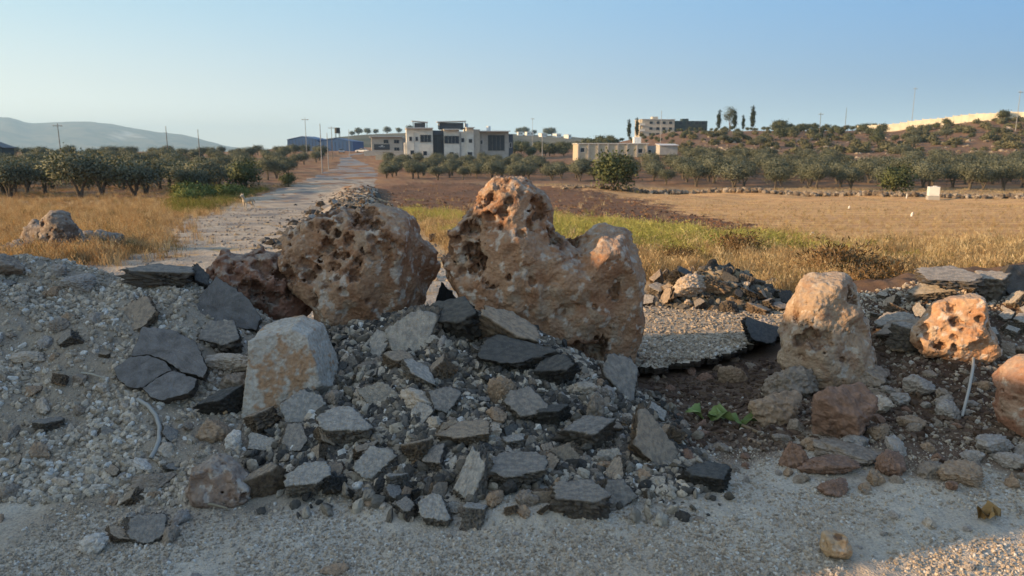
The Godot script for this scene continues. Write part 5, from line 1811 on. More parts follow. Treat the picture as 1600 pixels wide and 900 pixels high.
func build_hills() -> void:
	var n := noise(71, 0.006, 5)
	for rows: Array in [hill_far, hill_mid]:
		var b := MB.new()
		var far_ := rows == hill_far
		var x0 := -900.0 if far_ else 380.0
		var x1 := 520.0 if far_ else 1150.0
		var d0 := 3700.0 if far_ else 630.0
		var d1 := 7500.0 if far_ else 1290.0
		for k in 61:
			for j in 121:
				var d := lerpf(d0, d1, k / 60.0)
				var x := (lerpf(x0, x1, j / 120.0) - 800.0) / FOCAL * d
				var y := hill_height(rows, x, -d)
				var w := n.get_noise_2d(x, d)
				var c := mixc(Color(0.045, 0.055, 0.04), Color(0.15, 0.13, 0.09), 0.5 + w * 2.2)
				var px := Vector2(800.0 + FOCAL * x / d, 235.0 - (y - EYE) / d * FOCAL)
				if far_: c = mixc(c, Color(0.5, 0.45, 0.36), smoothstep(1.0, 0.6, ((px - Vector2(214, 214)) / Vector2(24, 5)).length() + w))
				b.vert(Vector3(x, y, -d), Vector3.UP, c)
		for k in 60:
			for j in 120:
				var q := k * 121 + j
				b.tri(q, q + 121, q + 1)
				b.tri(q + 1, q + 121, q + 122)
		b.smooth()
		struct("hill", b.mesh(), mats.hill)

# ---------------------------------------------------------------- buildings
func frame_mesh(w: float, h: float, bar: float, deep: float) -> ArrayMesh:
	var b := MB.new()
	b.block(Vector3(0, h * 0.5 - bar * 0.5, 0), Vector3(w, bar, deep))
	b.block(Vector3(0, -h * 0.5 + bar * 0.5, 0), Vector3(w, bar, deep))
	b.block(Vector3(-w * 0.5 + bar * 0.5, 0, 0), Vector3(bar, h - bar * 2.0, deep))
	b.block(Vector3(w * 0.5 - bar * 0.5, 0, 0), Vector3(bar, h - bar * 2.0, deep))
	return b.mesh()

# A window on the face of a block: a frame standing proud, the pane set back in it.
func window(parent: Node, c: Vector3, w: float, h: float, yaw := 0.0, frame := "frame_pale", panes := 1) -> void:
	var o := obj("window", frame_mesh(w, h, 0.1, 0.16), mats[frame], parent)
	o.position = c
	o.rotation.y = yaw
	for k in panes:
		var pw := (w - 0.2) / panes
		box("pane", Vector3(-w * 0.5 + 0.1 + pw * (k + 0.5), 0, -0.04), Vector3(pw - (0.06 if panes > 1 else 0.0), h - 0.2, 0.05), mats.glass_dark, o)

func placed(called: String, label: String, category: String, px: float, d: float, turn: float, down := 0.0) -> Node3D:
	var p := at(px, 400, d)
	p.y = land(p.x, p.z) - down
	return thing(called, label, category, p, turn)

func build_buildings() -> void:
	# the villa: three white blocks, stepped
	var k := 200.0 / FOCAL
	var t := placed("villa", "white three part villa with flat roofs, shade-coloured bay between its blocks and roof canopies", "villa", 718, 200, 0.16, 1.2)
	var wall := func(x0: float, x1: float, y1: float, z0: float, z1: float, m: String) -> void:
		box("wall", Vector3(((x0 + x1) * 0.5 - 718) * k, y1 * 0.5, (z0 + z1) * 0.5), Vector3((x1 - x0) * k, y1, z1 - z0), mats[m], t)
	wall.call(640, 679, 9.3, -7.0, 3.0, "plaster")
	wall.call(636.5, 640, 5.6, -6.0, 2.6, "plaster")
	wall.call(679, 696, 8.9, -7.0, 0.6, "dark_blue_grey")  # side facade in shade, the shade put into the wall colour
	wall.call(696, 719, 9.0, -7.0, 2.5, "plaster")
	wall.call(719, 730, 8.6, -7.0, 1.8, "plaster")
	wall.call(730, 741, 9.5, -7.0, 2.2, "plaster")
	wall.call(741, 751, 9.2, -7.0, 1.6, "stonework")
	wall.call(751, 796, 8.6, -6.5, 0.9, "concrete")  # shaded side of the white villa, greyed to stand in for shade
	wall.call(796, 803, 8.0, -6.0, 0.5, "dark_blue_grey")  # end of that shaded side, its shade painted as a dark wall
	for q: Array in [[646, 6.6, 0.9, 1.3, 3.0], [655, 6.6, 0.9, 1.3, 3.0], [648, 3.0, 1.2, 1.3, 3.0], [667, 2.8, 1.2, 1.3, 3.0], [707, 2.6, 1.3, 1.2, 2.5], [724.5, 6.3, 1.0, 1.3, 1.8], [736, 6.1, 1.1, 1.2, 2.2], [735, 2.6, 1.4, 1.2, 2.2], [754, 5.8, 0.9, 1.2, 0.9], [799, 5.0, 0.8, 1.4, 0.5]]:
		window(t, Vector3((q[0] - 718) * k, q[1], q[4] + 0.06), q[2], q[3])
	window(t, Vector3((668.5 - 718) * k, 6.7, 3.06), 2.9, 1.9, 0.0, "frame_dark", 3)
	window(t, Vector3((707.5 - 718) * k, 6.4, 2.56), 4.0, 2.0, 0.0, "frame_dark", 4)
	window(t, Vector3((776.5 - 718) * k, 5.6, 0.96), 4.6, 4.2, 0.0, "frame_dark", 4)
	window(t, Vector3((687 - 718) * k, 5.0, 0.66), 2.4, 5.5, 0.0, "frame_dark", 2)
	for q: Array in [[640, 679, 9.3, 3.0], [696, 719, 9.0, 2.5], [730, 741, 9.5, 2.2], [751, 796, 8.6, 0.9]]:
		box("cornice", Vector3(((q[0] + q[1]) * 0.5 - 718) * k, q[2] + 0.12, -2.0), Vector3((q[1] - q[0]) * k + 0.3, 0.24, q[3] + 9.3), mats.frame_pale, t)
	for q: Array in [[649, 673, 9.42, 1.7, 0.07], [687, 731, 9.2, 2.0, -0.03]]:
		var roof := box("roof", Vector3(((q[0] + q[1]) * 0.5 - 718) * k, q[2] + q[3] + 0.12, -2.0), Vector3((q[1] - q[0]) * k, 0.22, 5.4), mats.frame_pale, t)
		roof.rotation.z = -float(q[4])
		box("penthouse", Vector3(((q[0] + q[1]) * 0.5 - 718) * k, q[2] + q[3] * 0.5 - 0.1, -2.6), Vector3((q[1] - q[0]) * k - 1.4, q[3] - 0.2, 3.6), mats.dark_blue_grey, t)
		for s: float in [-1.0, 1.0]:
			box("post", Vector3(((q[0] + q[1]) * 0.5 - 718) * k + s * ((q[1] - q[0]) * k * 0.5 - 0.3), q[2] + q[3] * 0.5, 0.4), Vector3(0.18, q[3], 0.18), mats.frame_dark, t)
	for q: Array in [[-4.6, 9.5, -4.5, 0.55], [2.9, 9.7, -5.2, 0.5], [9.0, 9.0, -4.0, 0.6]]:
		var c := CylinderMesh.new()
		c.top_radius = q[3]
		c.bottom_radius = q[3]
		c.height = 1.3
		c.radial_segments = 14
		obj("roof_tank", c, mats.white_paint, t).position = Vector3(q[0], q[1] + 0.6, q[2])
	for x: float in [-12.0, 0.6, 6.6]:
		box("downpipe", Vector3(x, 4.2, 3.0 if x < -5.0 else 1.9), Vector3(0.12, 8.2, 0.12), mats.pole_metal, t)
	# the office building beside it
	k = 245.0 / FOCAL
	t = placed("office_building", "two storey stone building with a dark sign board on its front", "building", 613, 245, 0.2, 0.8)
	box("wall", Vector3(-0.6, 3.1, -4), Vector3(10.2, 6.2, 9), mats.stonework, t)
	box("wall", Vector3(5.4, 2.9, -4.6), Vector3(1.8, 5.8, 8), mats.concrete, t)
	box("roof", Vector3(-0.6, 6.32, -3.6), Vector3(11.4, 0.24, 10.4), mats.frame_pale, t)
	for q: Array in [[-0.9, 4.7, 1.6], [2.6, 4.7, 1.7], [2.6, 2.2, 1.7]]:
		window(t, Vector3(q[0], q[1], 0.56), q[2], 1.1, 0.0, "frame_dark", 2)
	var sign_ := box("sign_board", Vector3(-2.3, 2.9, 0.62), Vector3(5.2, 1.8, 0.12), mats.frame_dark, t)
	var em := MB.new()
	for j in 5:
		em.block(Vector3(-0.9 + j * 0.42, 0.1 - 0.05 * (j % 2), 0.08), Vector3(0.3, 0.16, 0.03))
	em.block(Vector3(0.0, 0.42, 0.08), Vector3(0.7, 0.22, 0.03))
	obj("emblem", em.mesh(), mats.white_paint, sign_).set_meta("kind", "stuff")
	# walls round the yards
	t = placed("yard_wall", "low grey yard wall in front of the office building and villa", "wall", 612, 225, 0.1, 0.4)
	box("coping", Vector3(0, 1.75, 0), Vector3(15.0, 0.14, 0.4), mats.frame_pale, t)
	box("wall", Vector3(0, 0.8, 0), Vector3(14.8, 1.76, 0.25), mats.concrete, t)
	t = placed("yard_wall", "tan stone yard wall below the villa's left corner", "wall", 616, 195, 0.12, 0.3)
	box("coping", Vector3(0, 1.95, 0), Vector3(8.4, 0.12, 0.4), mats.frame_pale, t)
	box("wall", Vector3(0, 0.9, 0), Vector3(8.2, 1.98, 0.25), mats.block_wall, t)
	# the blue warehouse
	t = placed("warehouse", "long low blue metal warehouse with a shallow gabled roof", "warehouse", 512, 300, -0.12, 0.6)
	for q: Array in [[-8.5, 13.0, 5.2], [5.5, 15.0, 4.4]]:
		var b := MB.new()
		var w: float = q[1] * 0.5
		var h: float = q[2]
		var pts := [Vector3(-w, 0, 0), Vector3(-w, h, 0), Vector3(0, h + 1.3, 0), Vector3(w, h, 0), Vector3(w, 0, 0)]
		for z: float in [0.0, -14.0]:
			for j in 3:
				if z == 0.0: b.flat(pts[0] + Vector3(0, 0, z), pts[j + 1] + Vector3(0, 0, z), pts[j + 2] + Vector3(0, 0, z))
				else: b.flat(pts[0] + Vector3(0, 0, z), pts[j + 2] + Vector3(0, 0, z), pts[j + 1] + Vector3(0, 0, z))
		b.quad(pts[0], pts[0] + Vector3(0, 0, -14), pts[1] + Vector3(0, 0, -14), pts[1])
		b.quad(pts[4], pts[3], pts[3] + Vector3(0, 0, -14), pts[4] + Vector3(0, 0, -14))
		var o := obj("wall", b.mesh(), mats.blue_sheet, t)
		o.position.x = q[0]
		for s: float in [-1.0, 1.0]:
			var roof := box("roof", Vector3(q[0] + s * w * 0.5, h + 0.75, -7), Vector3(w * 1.05, 0.12, 14.6), mats.blue_sheet, t)
			roof.rotation.z = -s * atan(1.3 / w)
		for j in 9:
			box("rib", Vector3(q[0] - w + 0.8 + j * (q[1] - 1.6) / 8.0, h * 0.5, 0.05), Vector3(0.12, h - 0.1, 0.08), mats.dark_blue_grey, t)
	var tower := placed("water_tank_stand", "black water tank on a stand above the blue warehouse", "water tank", 536, 318, 0.0)
	for s: Array in [[-1, -1], [1, -1], [-1, 1], [1, 1]]:
		box("leg", Vector3(s[0] * 0.8, 3.7, s[1] * 0.8), Vector3(0.16, 7.4, 0.16), mats.frame_dark, tower)
	var cyl := CylinderMesh.new()
	cyl.top_radius = 1.15
	cyl.bottom_radius = 1.2
	cyl.height = 2.4
	cyl.radial_segments = 20
	obj("tank", cyl, mats.black_tank, tower).position.y = 8.6
	# the long unfinished block building
	k = 172.0 / FOCAL
	t = placed("block_building", "long single storey bare block building with few square openings", "building", 962, 172, 0.06, 0.3)
	var long := 108.0 * k
	box("wall", Vector3(-1.4, 1.95, -4), Vector3(long, 3.9, 8), mats.block_wall, t)
	box("wall", Vector3(long * 0.5 + 1.0, 1.75, -5.2), Vector3(4.6, 3.5, 6), mats.concrete, t)
	for j in 8:
		box("pier", Vector3(-1.4 - long * 0.5 + 0.2 + j * (long - 0.4) / 7.0, 2.0, 0.1), Vector3(0.35, 4.06, 0.22), mats.concrete, t)
	box("roof", Vector3(-1.4, 4.0, -4), Vector3(long + 0.4, 0.2, 8.5), mats.frame_pale, t)
	window(t, Vector3(-8.6, 2.5, 0.06), 1.2, 1.2, 0.0, "frame_pale")
	window(t, Vector3(5.2, 2.3, 0.06), 1.3, 1.2, 0.0, "frame_pale")
	window(t, Vector3(8.0, 2.0, -2.14), 0.9, 1.2, 0.0, "frame_pale")
	box("doorway", Vector3(10.0, 1.2, -2.18), Vector3(1.3, 2.4, 0.1), mats.frame_dark, t)
	box("roof_hut", Vector3(5.0, 4.8, -3), Vector3(1.7, 1.4, 1.7), mats.white_paint, t)
	var p := at(1035, 400, 168)
	p.y = land(p.x, p.z)
	var lean := thing("shed", "grey lean-to shed at the right end of the block building", "shed", p, 0.1)
	box("wall", Vector3(0, 1.1, 0), Vector3(4.2, 2.2, 3.0), mats.concrete, lean)
	var r := box("roof", Vector3(0, 2.3, 0.1), Vector3(4.6, 0.12, 3.6), mats.frame_pale, lean)
	r.rotation.x = 0.1
	# the apartment block on the ridge
	k = 330.0 / FOCAL
	t = placed("apartment_block", "pale apartment block on the ridge with balconies and a dark right half", "apartment block", 1047, 330, 0.1, 2.2)
	t.scale = Vector3(1, 0.86, 1)
	box("wall", Vector3(-8.0, 5.0, -6), Vector3(15.0, 10.0, 12), mats.stonework, t)
	box("wall", Vector3(7.3, 4.7, -6.6), Vector3(15.4, 9.4, 12), mats.dark_teal, t)  # right half in a darker material
	box("roof", Vector3(-8.0, 10.1, -6), Vector3(15.6, 0.24, 12.6), mats.frame_pale, t)
	box("stair_hut", Vector3(-8.2, 10.9, -6), Vector3(2.6, 1.6, 3.0), mats.stonework, t)
	box("stair_hut", Vector3(6.0, 10.0, -6), Vector3(3.0, 1.4, 3.0), mats.dark_teal, t)
	for f in 3:
		var y := 2.2 + f * 3.0
		for x: float in [-11.4, -8.2, -5.4, -2.4]:
			window(t, Vector3(x, y + 0.2, 0.06), 1.4, 1.3, 0.0, "frame_dark")
		var bal := box("balcony", Vector3(-15.6, y - 1.2, -0.6), Vector3(2.4, 0.25, 3.2), mats.frame_pale, t)
		box("parapet", Vector3(0, 0.6, 1.5), Vector3(2.4, 0.95, 0.15), mats.plaster, bal)
		box("slab_edge", Vector3(7.3, y - 1.2, -0.52), Vector3(15.4, 0.22, 0.18), mats.frame_dark, t)
		for x: float in [2.4, 6.2, 10.0, 13.0]:
			window(t, Vector3(x, y + 0.2, -0.54), 1.8, 1.5, 0.0, "frame_dark")
	# the cream wall on the hill and what stands by it
	var a := spot(1322, 213, 150.0)
	for row: Array in [[1322, 1408, "left stretch of the long cream wall, with shrubs before it"], [1408, 1500, "middle stretch of the long cream wall below the white hilltop house"], [1500, 1583, "upper right stretch of the long cream wall climbing the hill"]]:
		var d0: float = lerpf(250.0, 225.0, (row[0] - 1322) / 261.0)
		var d1: float = lerpf(250.0, 225.0, (row[1] - 1322) / 261.0)
		var p0 := at(row[0], 400, d0)
		var p1 := at(row[1], 400, d1)
		p0.y = land(p0.x, p0.z)
		p1.y = land(p1.x, p1.z)
		var w := thing("cream_wall", row[2], "wall", p0, atan2(-(p1.z - p0.z), p1.x - p0.x), "stretches of the long cream wall")
		var n := 8
		var flat_len := Vector2(p1.x - p0.x, p1.z - p0.z).length()
		for j in n:
			var q := p0.lerp(p1, (j + 0.5) / n)
			var y := land(q.x, q.z) - p0.y
			box("panel", Vector3(flat_len * (j + 0.5) / n, y + 0.9, 0), Vector3(flat_len / n - 0.04, 3.0, 0.3), mats.cream_wall, w)
			box("pillar", Vector3(flat_len * j / n, y + 1.0, 0.02), Vector3(0.3, 3.2, 0.4), mats.cream_wall, w)
	t = placed("hilltop_house", "small white house with a round roof tank above the cream wall", "house", 1470, 290, 0.3, 2.0)
	t.scale = Vector3(0.9, 0.75, 0.9)
	box("wall", Vector3(-1.0, 2.3, 0), Vector3(9.5, 4.6, 6), mats.white_paint, t)
	box("wall", Vector3(4.8, 3.4, 0), Vector3(2.6, 6.8, 4), mats.concrete, t)
	box("roof", Vector3(-1.0, 4.7, 0), Vector3(10.0, 0.2, 6.6), mats.frame_pale, t)
	window(t, Vector3(-2.6, 2.8, 3.06), 1.4, 1.2, 0.0, "frame_dark")
	window(t, Vector3(1.4, 2.8, 3.06), 1.4, 1.2, 0.0, "frame_dark")
	t = placed("greenhouse", "white hut with a pitched top at the cream wall's left end", "hut", 1333, 252, 0.2, 0.3)
	t.scale = Vector3(0.8, 0.55, 0.8)
	box("wall", Vector3(0, 1.7, 0), Vector3(5.0, 3.4, 4), mats.white_paint, t)
	r = box("roof", Vector3(-1.2, 3.75, 0), Vector3(2.9, 0.15, 4.4), mats.white_paint, t)
	r.rotation.z = 0.3
	r = box("roof", Vector3(1.4, 3.75, 0), Vector3(2.9, 0.15, 4.4), mats.white_paint, t)
	r.rotation.z = -0.3
	# dark gabled shed at the left edge
	t = placed("gabled_shed", "dark gabled shed above the olive trees at the picture's left edge", "shed", 14, 190, 0.3, 0.3)
	box("wall", Vector3(0, 2.0, 0), Vector3(6.0, 4.0, 9), mats.dark_teal, t)
	for s: float in [-1.0, 1.0]:
		r = box("roof", Vector3(s * 1.75, 4.6, 0), Vector3(3.9, 0.16, 9.6), mats.dark_blue_grey, t)
		r.rotation.z = -s * 0.4
	# houses of the far town
	var hk := 0
	for q: Array in [[812, 905, 6, "low white house at the left end of the hazy far row"], [826, 915, 9, "wide pale house in the hazy far row"], [846, 905, 7, "boxy white house in the middle of the hazy far row"], [868, 910, 8, "pale house right of the boxy white far house"], [884, 900, 6, "small white house ending the hazy far row"]]:
		p = at(q[0], 400, q[1])
		p.y = hill_height(hill_mid, p.x, p.z) - 1.0
		t = thing("house", q[3], "house", p, 0.2 + hk * 0.17, "houses of the hazy far town")
		box("wall", Vector3(0, 2.6, 0), Vector3(q[2], 5.2, 7), mats.white_paint, t)
		box("roof", Vector3(0, 5.3, 0), Vector3(q[2] + 0.6, 0.25, 7.6), mats.frame_pale, t)
		window(t, Vector3(-q[2] * 0.22, 3.2, 3.56), 1.4, 1.4, 0.0, "frame_dark")
		window(t, Vector3(q[2] * 0.22, 3.2, 3.56), 1.4, 1.4, 0.0, "frame_dark")
		hk += 1
	build_stone_wall()
	build_poles()
	build_cars()

func build_stone_wall() -> void:
	# the dry stone wall along the far field edge
	var shapes: Array[ArrayMesh] = []
	for k in 3: shapes.append(lump(1700 + k, 10, 12.0, 0.05, Vector3(1.1, 0.85, 0.95), false))
	var k := 0
	for row: Array in [[880, 296, 1120, 301, "dry stone wall stretch below the olive rows, right of the big dark bush"], [1120, 301, 1380, 306, "dry stone wall stretch below the middle of the right olive rows"], [1380, 307, 1620, 310, "dry stone wall stretch behind the white tank, running to the picture's edge"]]:
		var a := spot(row[0], row[1], 20.0)
		var b := spot(row[2], row[3], 20.0)
		var t := thing("stone_wall", row[4], "stone wall", a, 0.0, "dry stone wall at the field's far edge")
		var w: Array[Transform3D] = []
		var c := PackedColorArray()
		for j in 300:
			var p := a.lerp(b, rng.randf())
			var s := rng.randf_range(0.15, 0.55)
			p += Vector3(rng.randfn() * 0.2, 0, rng.randfn() * 0.3)
			p.y = land(p.x, p.z) + rng.randf() * 0.25
			w.append(Transform3D(Basis.from_euler(Vector3(rng.randf() * 6, rng.randf() * 6, 0)) * Basis.from_scale(Vector3.ONE * s), p - a))
			c.append(mixc(Color(0.16, 0.125, 0.095), Color(0.42, 0.36, 0.29), pow(rng.randf(), 2.0)))
		many("stones", shapes[k], mats.pebble, w, c, t)
		k += 1
	# rocks of the terraces on the slope
	var w: Array[Transform3D] = []
	var c := PackedColorArray()
	for j in 600:
		var px := rng.randf_range(1060, 1640)
		var d := rng.randf_range(150, 236)
		d = lerpf(d, roundf(d / 11.0) * 11.0 + n_wide.get_noise_2d(px * 0.2, 0) * 5.0, 0.8)
		var x := (px - 800.0) / FOCAL * d
		var s := rng.randf_range(0.25, 1.1)
		w.append(Transform3D(Basis.from_euler(Vector3(rng.randf() * 6, rng.randf() * 6, 0)) * Basis.from_scale(Vector3(s * 1.3, s, s)), Vector3(x, land(x, -d), -d)))
		c.append(mixc(Color(0.16, 0.12, 0.09), Color(0.45, 0.39, 0.32), pow(rng.randf(), 2.2)))
	many("terrace_stones", shapes[0], mats.pebble, w, c)

func build_poles() -> void:
	# x, foot y, distance, height, metal, arms, label
	for q: Array in [[114, 150, 9.0, 0, 1, "utility pole with a crossarm standing alone before the far hill"], [277, 165, 8.5, 0, 0, "bare utility pole before the pale quarry patch of the far hill"], [325, 170, 8.0, 0, 0, "thin utility pole where the far hill runs out"], [510, 128, 8.6, 1, 0, "bright metal pole beside the track's bend"], [520, 150, 7.4, 1, 0, "thin grey pole behind the bright metal pole"], [488, 190, 11.0, 1, 1, "tall thin mast in front of the blue warehouse"], [527, 200, 9.0, 0, 1, "wooden pole beside the road by the blue warehouse"], [553, 215, 8.0, 1, 0, "pale lamp pole by the blue warehouse's right half"], [846, 150, 7.2, 1, 0, "pole among the olive trees left of the block building"], [1025, 215, 9.5, 1, 0, "pole on the slope in front of the apartment block"], [831, 320, 14.0, 1, 1, "hazy distant mast between the villa and the block building"], [1265, 220, 8.0, 0, 1, "utility pole among the ridge trees left of the cream wall"], [1303, 260, 8.5, 0, 0, "slim pole at the ridge just left of the cream wall"], [1403, 250, 13.0, 1, 1, "tall mast rising above the cream wall's left half"], [1561, 205, 11.0, 1, 1, "tall pole in front of the cream wall's upper right end"]]:
		var t := placed("utility_pole", q[5], "utility pole", q[0], q[1], 0.3)
		var b := MB.new()
		b.tube(PackedVector3Array([Vector3(0, -0.4, 0), Vector3(0, q[2] * 0.5, 0), Vector3(0, q[2], 0)]), PackedFloat32Array([0.1, 0.085, 0.06]), 8)
		obj("pole", b.mesh(), mats.pole_metal if q[3] else mats.pole_wood, t)
		if q[4]:
			box("crossarm", Vector3(0, q[2] - 0.5, 0.12), Vector3(1.7, 0.12, 0.1), mats.pole_wood, t)
			for s: float in [-0.7, 0.0, 0.7]:
				var c := CylinderMesh.new()
				c.top_radius = 0.04
				c.bottom_radius = 0.06
				c.height = 0.22
				c.radial_segments = 8
				obj("insulator", c, mats.frame_pale, t).position = Vector3(s, q[2] - 0.33, 0.12)

func build_cars() -> void:
	var k := 0
	for q: Array in [[541, 246, 0.25, "car_silver", "silver car coming down the road in front of the blue warehouse"], [572, 252, 1.4, "car_white", "white car parked right of the road below the blue warehouse"]]:
		var t := placed("car", q[4], "car", q[0], q[1], q[2])
		var b := MB.new()
		var m: Material = mats[q[3]]
		# body: a long section swept across the width, narrower above the waist
		var low := [Vector2(-2.1, 0.3), Vector2(-2.15, 0.75), Vector2(-1.2, 0.92), Vector2(1.35, 0.95), Vector2(2.1, 0.88), Vector2(2.15, 0.35)]
		var high := [Vector2(-1.15, 0.92), Vector2(-0.45, 1.42), Vector2(0.9, 1.45), Vector2(1.75, 0.95)]
		for set_: Array in [[low, 0.85, 0.85], [high, 0.82, 0.66]]:
			var pts: Array = set_[0]
			var n := pts.size()
			var ring: Array = []
			for s: float in [-1.0, 1.0]:
				var row: Array = []
				for j in n:
					var wide: float = set_[1] if pts[j].y < 1.0 else set_[2]
					row.append(Vector3(s * wide, pts[j].y, pts[j].x))
				ring.append(row)
			var bb := MB.new()
			for j in n:
				var j2 := (j + 1) % n
				bb.quad(ring[0][j], ring[1][j], ring[1][j2], ring[0][j2])
			for j in range(1, n - 1):
				bb.flat(ring[0][0], ring[0][j], ring[0][j + 1])
				bb.flat(ring[1][0], ring[1][j + 1], ring[1][j])
			obj("body" if set_[0] == low else "cabin", bb.mesh(), m if set_[0] == low else mats.glass_dark, t)
		box("roof", Vector3(0, 1.46, 0.22), Vector3(1.3, 0.05, 1.4), m, t)
		for s: Array in [[-0.8, -1.35], [0.8, -1.35], [-0.8, 1.3], [0.8, 1.3]]:
			var c := CylinderMesh.new()
			c.top_radius = 0.32
			c.bottom_radius = 0.32
			c.height = 0.22
			c.radial_segments = 16
			var w := obj("wheel", c, mats.tyre, t)
			w.position = Vector3(s[0], 0.32, s[1])
			w.rotation.z = PI / 2
		for s: float in [-0.6, 0.6]:
			box("headlight", Vector3(s, 0.66, 2.14), Vector3(0.32, 0.16, 0.06), mats.white_paint, t)
		k += 1

# ---------------------------------------------------------------- small things
func leaf_blade(long: float, wide: float, curl: float, c0: Color, c1: Color) -> ArrayMesh:
	var b := MB.new()
	for side in 2:
		for k in 11:
			for j in 7:
				var t := k / 10.0
				var s := j / 3.0 - 1.0
				var w := wide * sin(PI * pow(t, 0.75)) * (1.0 + 0.12 * sin(t * 23.0))
				var p := Vector3(s * w, 0.25 * long * sin(t * PI * 0.9) + absf(s) * w * 0.5 + curl * sin(t * 9.0 + s * 2.0) * 0.014 - side * 0.0012, t * long)
				b.vert(p, Vector3.UP, mixc(c0, c1, absf(s) * 0.5 + 0.4 * t))
		var o := side * 77
		for k in 10:
			for j in 6:
				var q := o + k * 7 + j
				if side == 0:
					b.tri(q, q + 1, q + 7); b.tri(q + 1, q + 8, q + 7)
				else:
					b.tri(q, q + 7, q + 1); b.tri(q + 1, q + 7, q + 8)
	b.smooth()
	return b.mesh()

func build_small() -> void:
	var g0 := Color(0.17, 0.24, 0.065)
	var g1 := Color(0.3, 0.36, 0.15)
	var p := spot(1100, 655)
	var t := thing("leaf_cluster", "bright green crumpled leaves lying on the dark soil", "plant leaves", p)
	for q: Array in [[0.0, 0.14, 0.055, -1.2, 0.5, Vector3(-0.02, 0.0, 0)], [0.0, 0.15, 0.06, 1.4, 0.2, Vector3(0.02, 0.0, 0.01)], [0.0, 0.11, 0.04, 0.4, 0.6, Vector3(0.05, 0.01, 0.03)]]:
		var o := obj("leaf", leaf_blade(q[1], q[2], 1.0, g0, g1), mats.leaf, t)
		o.position = q[5]
		o.rotation = Vector3(-q[4], q[3], 0.5 * signf(q[3]))
	p = spot(1152, 672)
	t = thing("leaf_cluster", "wilting long green leaves with a brown stem beside the smooth tan stone", "plant leaves", p)
	for q: Array in [[0.16, 0.04, -2.0, 0.2, Vector3(0.03, 0.01, 0), 0.7], [0.15, 0.035, 1.7, 0.15, Vector3(0.02, 0.02, -0.02), 0.55]]:
		var o := obj("leaf", leaf_blade(q[0], q[1], 1.4, g0 * q[5], g1 * q[5]), mats.leaf, t)
		o.position = q[4]
		o.rotation = Vector3(-q[3], q[2], 0.3)
	var b := MB.new()
	b.tube(PackedVector3Array([Vector3(0.03, 0.03, 0), Vector3(0.045, 0.035, 0.05), Vector3(0.09, 0.03, 0.12), Vector3(0.15, 0.015, 0.17), Vector3(0.18, 0.0, 0.2)]), PackedFloat32Array([0.011, 0.012, 0.011, 0.01, 0.008]), 8, Color(0.22, 0.16, 0.1))
	obj("stem", b.mesh(), mats.leaf, t)
	# pale rod
	var a := spot(1503, 653) + Vector3(0, 0.01, 0.0)
	var e := spot(1517, 566) + Vector3(0, 0.035, 0.02)
	b = MB.new()
	b.tube(PackedVector3Array([a, a.lerp(e, 0.35) + Vector3(0.012, 0.03, 0), a.lerp(e, 0.7) + Vector3(0.012, 0.035, 0), e]), PackedFloat32Array([0.008, 0.009, 0.009, 0.008]), 9)
	tag(obj("plastic_rod", b.mesh(), mats.pale_rod), "pale bent plastic rod lying down the soil bank below the orange boulder", "rod")
	# grey hose
	var pts := PackedVector3Array()
	var rad := PackedFloat32Array()
	for q: Vector2 in [Vector2(216, 630), Vector2(232, 640), Vector2(244, 655), Vector2(250, 674), Vector2(249, 695), Vector2(243, 710), Vector2(236, 722)]:
		pts.append(spot(q.x, q.y) + Vector3(0, 0.022, 0))
		rad.append(0.011)
	b = MB.new()
	b.tube(pts, rad, 9)
	tag(obj("hose", b.mesh(), mats.hose), "curved grey hose sticking out of the gravel below the cracked slab", "hose")
	# splinter of wood
	for q: Array in [[Vector2(128, 588), Vector2(160, 596), 0.006, "thin dry twig on the gravel beside the yellowish stone", Color(0.42, 0.37, 0.3)], [Vector2(350, 652), Vector2(372, 640), 0.009, "short orange brown wood splinter near the square pale block", Color(0.42, 0.27, 0.14)], [Vector2(312, 792), Vector2(356, 802), 0.006, "dry twig under the knee high brown boulder", Color(0.3, 0.25, 0.18)]]:
		b = MB.new()
		var s0 := spot(q[0].x, q[0].y) + Vector3(0, 0.02, 0)
		var s1 := spot(q[1].x, q[1].y) + Vector3(0, 0.025, 0)
		b.tube(PackedVector3Array([s0, s0.lerp(s1, 0.5) + Vector3(0, 0.008, 0.004), s1]), PackedFloat32Array([q[2], q[2] * 1.1, q[2] * 0.7]), 7, q[4])
		tag(obj("twig", b.mesh(), mats.leaf), q[3], "twig")
	# curled dead leaf
	p = spot(1530, 808)
	t = thing("dead_leaf", "curled brown dead leaf on the gravel road", "dead leaf", p, 1.2)
	for q: Array in [[0.1, 0.035, 0.4, 0.1], [0.09, 0.03, -1.0, 0.35]]:
		var o := obj("blade", leaf_blade(q[0], q[1], 1.6, Color(0.26, 0.15, 0.06), Color(0.36, 0.23, 0.1)), mats.leaf, t)
		o.rotation = Vector3(-q[3], q[2], 0)
	# white tank and posts by the stone wall
	p = spot(1457, 312, 20.0)
	t = thing("water_tank", "white square water tank on a pallet base before the dry stone wall", "water tank", p, -0.3)
	t.scale = Vector3.ONE * 0.62
	box("tank", Vector3(0, 0.95, 0), Vector3(1.05, 1.0, 1.0), mats.white_paint, t)
	box("base", Vector3(0, 0.2, 0), Vector3(1.15, 0.44, 1.1), mats.concrete, t)
	box("lid", Vector3(0.1, 1.5, 0), Vector3(0.35, 0.1, 0.35), mats.frame_pale, t)
